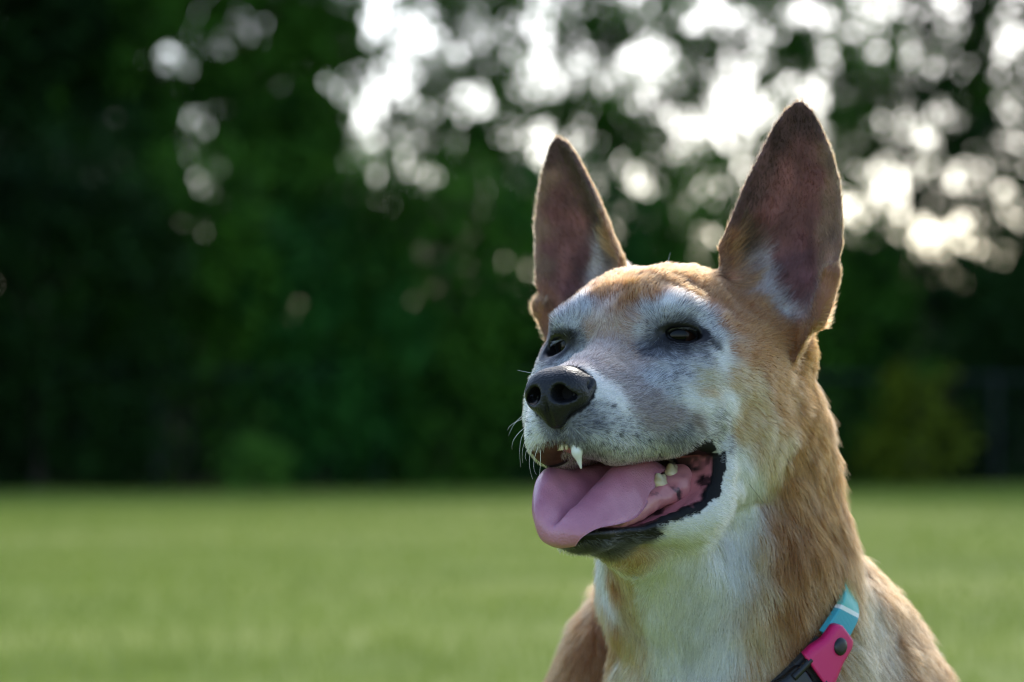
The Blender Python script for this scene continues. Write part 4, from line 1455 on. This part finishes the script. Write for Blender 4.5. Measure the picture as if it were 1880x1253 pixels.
    pick = r.random(n) + 0.40 * vnoise(p - 0.72 * t * (p * t).sum(1, keepdims=True), 1.0, 81) + 0.14 * vnoise(p, 4.0, 82)
    dark = smooth01(pick, cp[:, 6] + 0.06, cp[:, 6] - 0.06)[:, None]
    col = cp[:, :3] * (1 - dark) + cp[:, 3:6] * dark
    pf = p - 0.72 * t * (p * t).sum(1, keepdims=True)
    col = col * (r.uniform(0.66, 1.2, n) * (1 + 0.34 * vnoise(pf, 0.9, 83)))[:, None]
    pe = p - 0.8 * np.outer(p @ EU, EU)
    col = np.where(inner[:, None], col * (1 + 0.55 * vnoise(pe, 1.6, 85) + 0.35 * vnoise(p, 8, 86))[:, None], col)
    # whisker pads: rows of black dots on the muzzle
    for q in FUR_SPOTS['DOT']:
        for sg in (1, -1):
            dd = np.linalg.norm(p - np.array(q) * [1, sg, 1], axis=1)
            col[dd < r.uniform(0.75, 1.25)] = (.012, .012, .014)
    # pale lashes on the upper lids
    m = 36
    for sg in (1, -1):
        a = np.linspace(0.15, 2.0, m) + r.normal(0, 0.04, m)
        root_ = EYE_C + norm(EYE_N * 11.5 + np.outer(np.cos(a) * 8.6, EYE_T) + np.outer(np.sin(a) * 3.3, EYE_UP)) * 13.2
        dv = norm(EYE_N * 0.55 + EYE_T * 0.75 + EYE_UP * (-0.12) + r.normal(0, 0.12, (m, 3)))
        lp = (root_[:, None, :] + dv[:, None, :] * (s * 4.2)[None, :, None]) * np.array([1, sg, 1.0])
        pts = np.concatenate([pts, lp])
        rad = np.concatenate([rad, np.full((m, K), 0.07)])
        col = np.concatenate([col, np.full((m, 3), 0.7)])
    n = len(pts)
    hair_curves("fur", W(pts.reshape(-1, 3)).reshape(n, K, 3), rad / 1000.0, np.clip(col, 0.004, 0.9), fm, root)
    prop(root.children[-1] if False else bpy.data.objects["fur"], kind="stuff")

# ================================================================== collar and whiskers
def build_collar():
    from mathutils.bvhtree import BVHTree
    bvh = BVHTree.FromPolygons([tuple(p) for p in DV.tolist()], [tuple(q) for q in DQ.tolist()])
    e1 = norm(np.array([1.0, 0, 0]) - CN * CN[0])
    e2 = np.cross(CN, e1)
    if e2[1] < 0:
        e2 = -e2
    N = 240
    ph = np.linspace(0, 2 * math.pi, N, endpoint=False)
    rr = []
    for off in (-9.0, 9.0):
        rad = []
        for a in ph:
            d = e1 * math.cos(a) + e2 * math.sin(a)
            h = bvh.ray_cast(Vector(CO + CN * off + d * 190), Vector(-d), 400)
            rad.append(np.linalg.norm(np.array(h[0]) - CO - CN * off) if h[0] is not None else 60.0)
        rad = np.array(rad)
        rad = np.minimum(rad, np.median(rad) * 1.45)
        for _ in range(30):
            rad = 0.5 * rad + 0.25 * (np.roll(rad, 1) + np.roll(rad, -1))
        rr.append(rad)
    def S(a_deg, t, out):
        """point on the strap: angle (0 = throat, 90 = left side), t across (mm, + towards the head), out = mm off the skin"""
        a = np.radians(np.asarray(a_deg, float))
        r0 = np.interp(a % (2 * math.pi), np.append(ph, 2 * math.pi), np.append(rr[0], rr[0][0]))
        r1 = np.interp(a % (2 * math.pi), np.append(ph, 2 * math.pi), np.append(rr[1], rr[1][0]))
        w = (np.asarray(t, float) + 9) / 18
        ad = (np.asarray(a_deg, float) + 180) % 360 - 180
        sink = 5.5 * np.maximum(smooth01(ad, 76, 92), smooth01(ad, 20, 4))     # elsewhere the strap lies under the coat
        out = out - sink
        r = r0 * (1 - w) + r1 * w + out
        return CO + CN * np.asarray(t, float)[..., None] + (e1 * np.cos(a)[..., None] + e2 * np.sin(a)[..., None]) * r[..., None]
    base = np.array(CO)
    wb = to_world(base)
    root = empty("dog_collar", wb)
    prop(root, "teal and pink dog collar with black webbing round the tan dog's neck", "collar")
    Wc = lambda p: to_world(p) - wb
    def band(name, a0, a1, half, o0, o1, mat, parent=root, n=90, uv=False):
        A = np.linspace(a0, a1, n)
        prof = [(-half, o0), (-half, o1 - 0.5), (-half + 0.7, o1), (half - 0.7, o1), (half, o1 - 0.5), (half, o0)]
        V = np.stack([S(A, np.full(n, t), np.full(n, o)) for t, o in prof], 1)
        m = len(prof)
        i = np.arange(n * m).reshape(n, m)
        Q = np.stack([i[:-1], i[1:], np.roll(i[1:], -1, 1), np.roll(i[:-1], -1, 1)], -1).reshape(-1, 4)
        F = [tuple(q) for q in Q.tolist()] + [tuple(i[0].tolist()), tuple(i[-1][::-1].tolist())]
        o = mesh_object(name, Wc(V.reshape(-1, 3)), F, [mat], parent, smooth=False)
        at = o.data.attributes.new("Along", 'FLOAT', 'POINT')
        at.data.foreach_set("value", np.repeat(A, m).astype(np.float32))
        at = o.data.attributes.new("Across", 'FLOAT', 'POINT')
        at.data.foreach_set("value", np.tile(np.array([t for t, _ in prof]), n).astype(np.float32))
        return o
    # printed strap: teal, with slanting white lines and bluer fields
    m, n_, l, b = new_mat("teal_strap")
    a = n_.new("ShaderNodeAttribute")
    a.attribute_name = "Along"
    c = n_.new("ShaderNodeAttribute")
    c.attribute_name = "Across"
    ma = n_.new("ShaderNodeMath")
    ma.operation = 'MULTIPLY_ADD'
    l.new(c.outputs["Fac"], ma.inputs[0])
    ma.inputs[1].default_value = 0.35
    l.new(a.outputs["Fac"], ma.inputs[2])
    md = n_.new("ShaderNodeMath")
    md.operation = 'PINGPONG'
    l.new(ma.outputs[0], md.inputs[0])
    md.inputs[1].default_value = 17.0
    dv = n_.new("ShaderNodeMath")
    dv.operation = 'DIVIDE'
    l.new(md.outputs[0], dv.inputs[0])
    dv.inputs[1].default_value = 17.0
    rp = ramp(n_, l, dv.outputs[0], [(0.0, (0.05, 0.36, 0.45)), (0.44, (0.80, 0.82, 0.80)), (0.56, (0.14, 0.50, 0.46))])
    rp.color_ramp.interpolation = 'CONSTANT'
    l.new(rp.outputs[0], b.inputs["Base Color"])
    b.inputs["Roughness"].default_value = 0.5
    noise_bump(n_, l, b, 1500, 0.3, 0.0003)
    band("strap", 60, 318, 7.2, 3.0, 6.5, m, n=140)
    band("webbing", -42, 57, 7.2, 3.0, 6.0, simple("black_webbing", (0.012, 0.012, 0.014), 0.6, (1500, 0.5, 0.0004)), n=80)
    pink = simple("pink_plastic", (0.62, 0.012, 0.13), 0.38, (700, 0.08, 0.0003))
    black = simple("black_plastic", (0.010, 0.010, 0.012), 0.35)
    # buckle: plate with a round upper end, flaring to a broad clip
    def plate(name, a0, a1, o0, o1, mat, parent, flare):
        u = np.linspace(0, 1, 30)
        half = np.where(u < 0.22, 7.6 * np.sqrt(np.clip(1 - (1 - u / 0.22) ** 2, 0, 1)), 7.6) + flare * smooth01(u, 0.45, 0.85)
        half = np.maximum(half, 0.6)
        ang = a1 + (a0 - a1) * u
        rows = []
        prof = [(-1, 0.0), (-1, 0.72), (-0.9, 0.93), (-0.7, 1.0), (0, 1.0), (0.7, 1.0), (0.9, 0.93), (1, 0.72), (1, 0.0)]
        endr = np.clip(u / 0.05, 0.25, 1)
        for t, o in prof:
            rows.append(S(ang, half * t, o0 + (o1 - o0) * o * endr))
        V = np.stack(rows, 1)
        k, mm = V.shape[:2]
        i = np.arange(k * mm).reshape(k, mm)
        Q = np.stack([i[:-1], np.roll(i[:-1], -1, 1), np.roll(i[1:], -1, 1), i[1:]], -1).reshape(-1, 4)
        F = [tuple(q) for q in Q.tolist()] + [tuple(i[0][::-1].tolist()), tuple(i[-1].tolist())]
        return mesh_object(name, Wc(V.reshape(-1, 3)), F, [mat], parent)
    bk = plate("buckle", 47, 68, 6.7, 11.5, pink, root, 2.0)
    th = np.linspace(0, 2 * math.pi, 28, endpoint=False)
    rings = []
    for rad, o in ((3.7, 11.0), (3.7, 12.2), (3.1, 12.8), (1.6, 13.0), (0.01, 13.0)):
        rings.append(S(60.5 + np.degrees(rad * np.cos(th) / 66.0), rad * np.sin(th) * 1.0, np.full(28, o)))
    V = np.concatenate(rings)
    i = np.arange(5 * 28).reshape(5, 28)
    Q = np.stack([i[:-1], np.roll(i[:-1], -1, 1), np.roll(i[1:], -1, 1), i[1:]], -1).reshape(-1, 4)
    mesh_object("rivet", Wc(V), Q, [black], bk)
    rc = []
    for t in (-6.0, 6.0):
        rc.append(S(np.linspace(39, 48, 8), np.full(8, t), np.full(8, 9.5)))
    for k, p in enumerate(rc):
        V, Q = tube(p, [2.0] * 8, 10)
        mesh_object("clip_arm", Wc(V), Q, [black], bk)
    plate("end_clip", 28, 45, 6.3, 10.0, black, root, 1.0)
    return root


def build_whiskers(dog, W):
    wm = simple("whisker_white", (0.78, 0.77, 0.72), 0.35)
    bm = simple("whisker_black", (0.02, 0.018, 0.016), 0.4)
    white = [
        [(76.5, -14.5, -33.7), (79.5, -20.6, -37.1), (79.6, -25.8, -43.9)], [(76.4, -14.2, -35.7), (80.1, -21.8, -38.1), (79.8, -26.0, -41.3)],
        [(75.4, -14.9, -40.7), (78.5, -19.8, -45.6), (76.7, -22.2, -58.9)], [(75.0, -14.1, -42.1), (77.9, -18.9, -48.2), (76.3, -21.2, -57.0)],
        [(75.0, -13.9, -44.6), (77.4, -18.4, -52.0), (75.4, -19.5, -56.1)], [(75.0, -13.3, -47.7), (76.6, -17.3, -54.7), (74.0, -17.9, -64.9)],
        [(74.6, -12.6, -48.8), (75.6, -15.8, -57.3), (73.2, -16.1, -63.0)], [(74.0, -12.7, -50.4), (74.2, -13.2, -58.8), (72.8, -15.7, -66.3)],
        [(75.2, -14.2, -38.3), (79.6, -21.7, -44.2), (78.8, -25.0, -50.5)], [(69.9, -10.4, -17.0), (72.9, -17.9, -14.8), (74.7, -21.2, -13.7)],
        [(-44.9, 9.5, 35.0), (-43.3, 6.8, 37.4), (-43.8, 8.1, 43.9)], [(-15.6, 17.5, 23.3), (-13.6, 20.0, 27.2), (-14.0, 20.3, 31.2)],
    ]
    black = [
        [(-24.5, 42.8, -67.2), (-21.2, 53.4, -79.7), (-21.0, 60.3, -90.2)],
        [(57.0, 17.0, -44.9), (56.2, 27.3, -48.2), (49.7, 40.4, -53.1)], [(50.5, 25.0, -48.2), (50.5, 33.4, -54.3), (45.2, 43.4, -58.5)],
        [(40.0, 27.0, -40.0), (37.0, 36.0, -44.0), (30.0, 45.0, -50.0)],
    ]
    for L, m, r in ((white, wm, 0.17), (black, bm, 0.15)):
        for c in L:
            t = np.linspace(0, 1, 9)[:, None]
            a, b, d = (np.array(p, float) for p in c)
            mid = 2 * b - 0.5 * (a + d)
            path = a * (1 - t) ** 2 + 2 * mid * t * (1 - t) + d * t * t
            V, Q = tube(path, np.linspace(r, r * 0.2, 9), 5)
            mesh_object("whisker", W(V), Q, [m], dog)

dog, DOG_O, DW = build_dog()
build_fur(dog, DW)
build_whiskers(dog, DW)
build_collar()
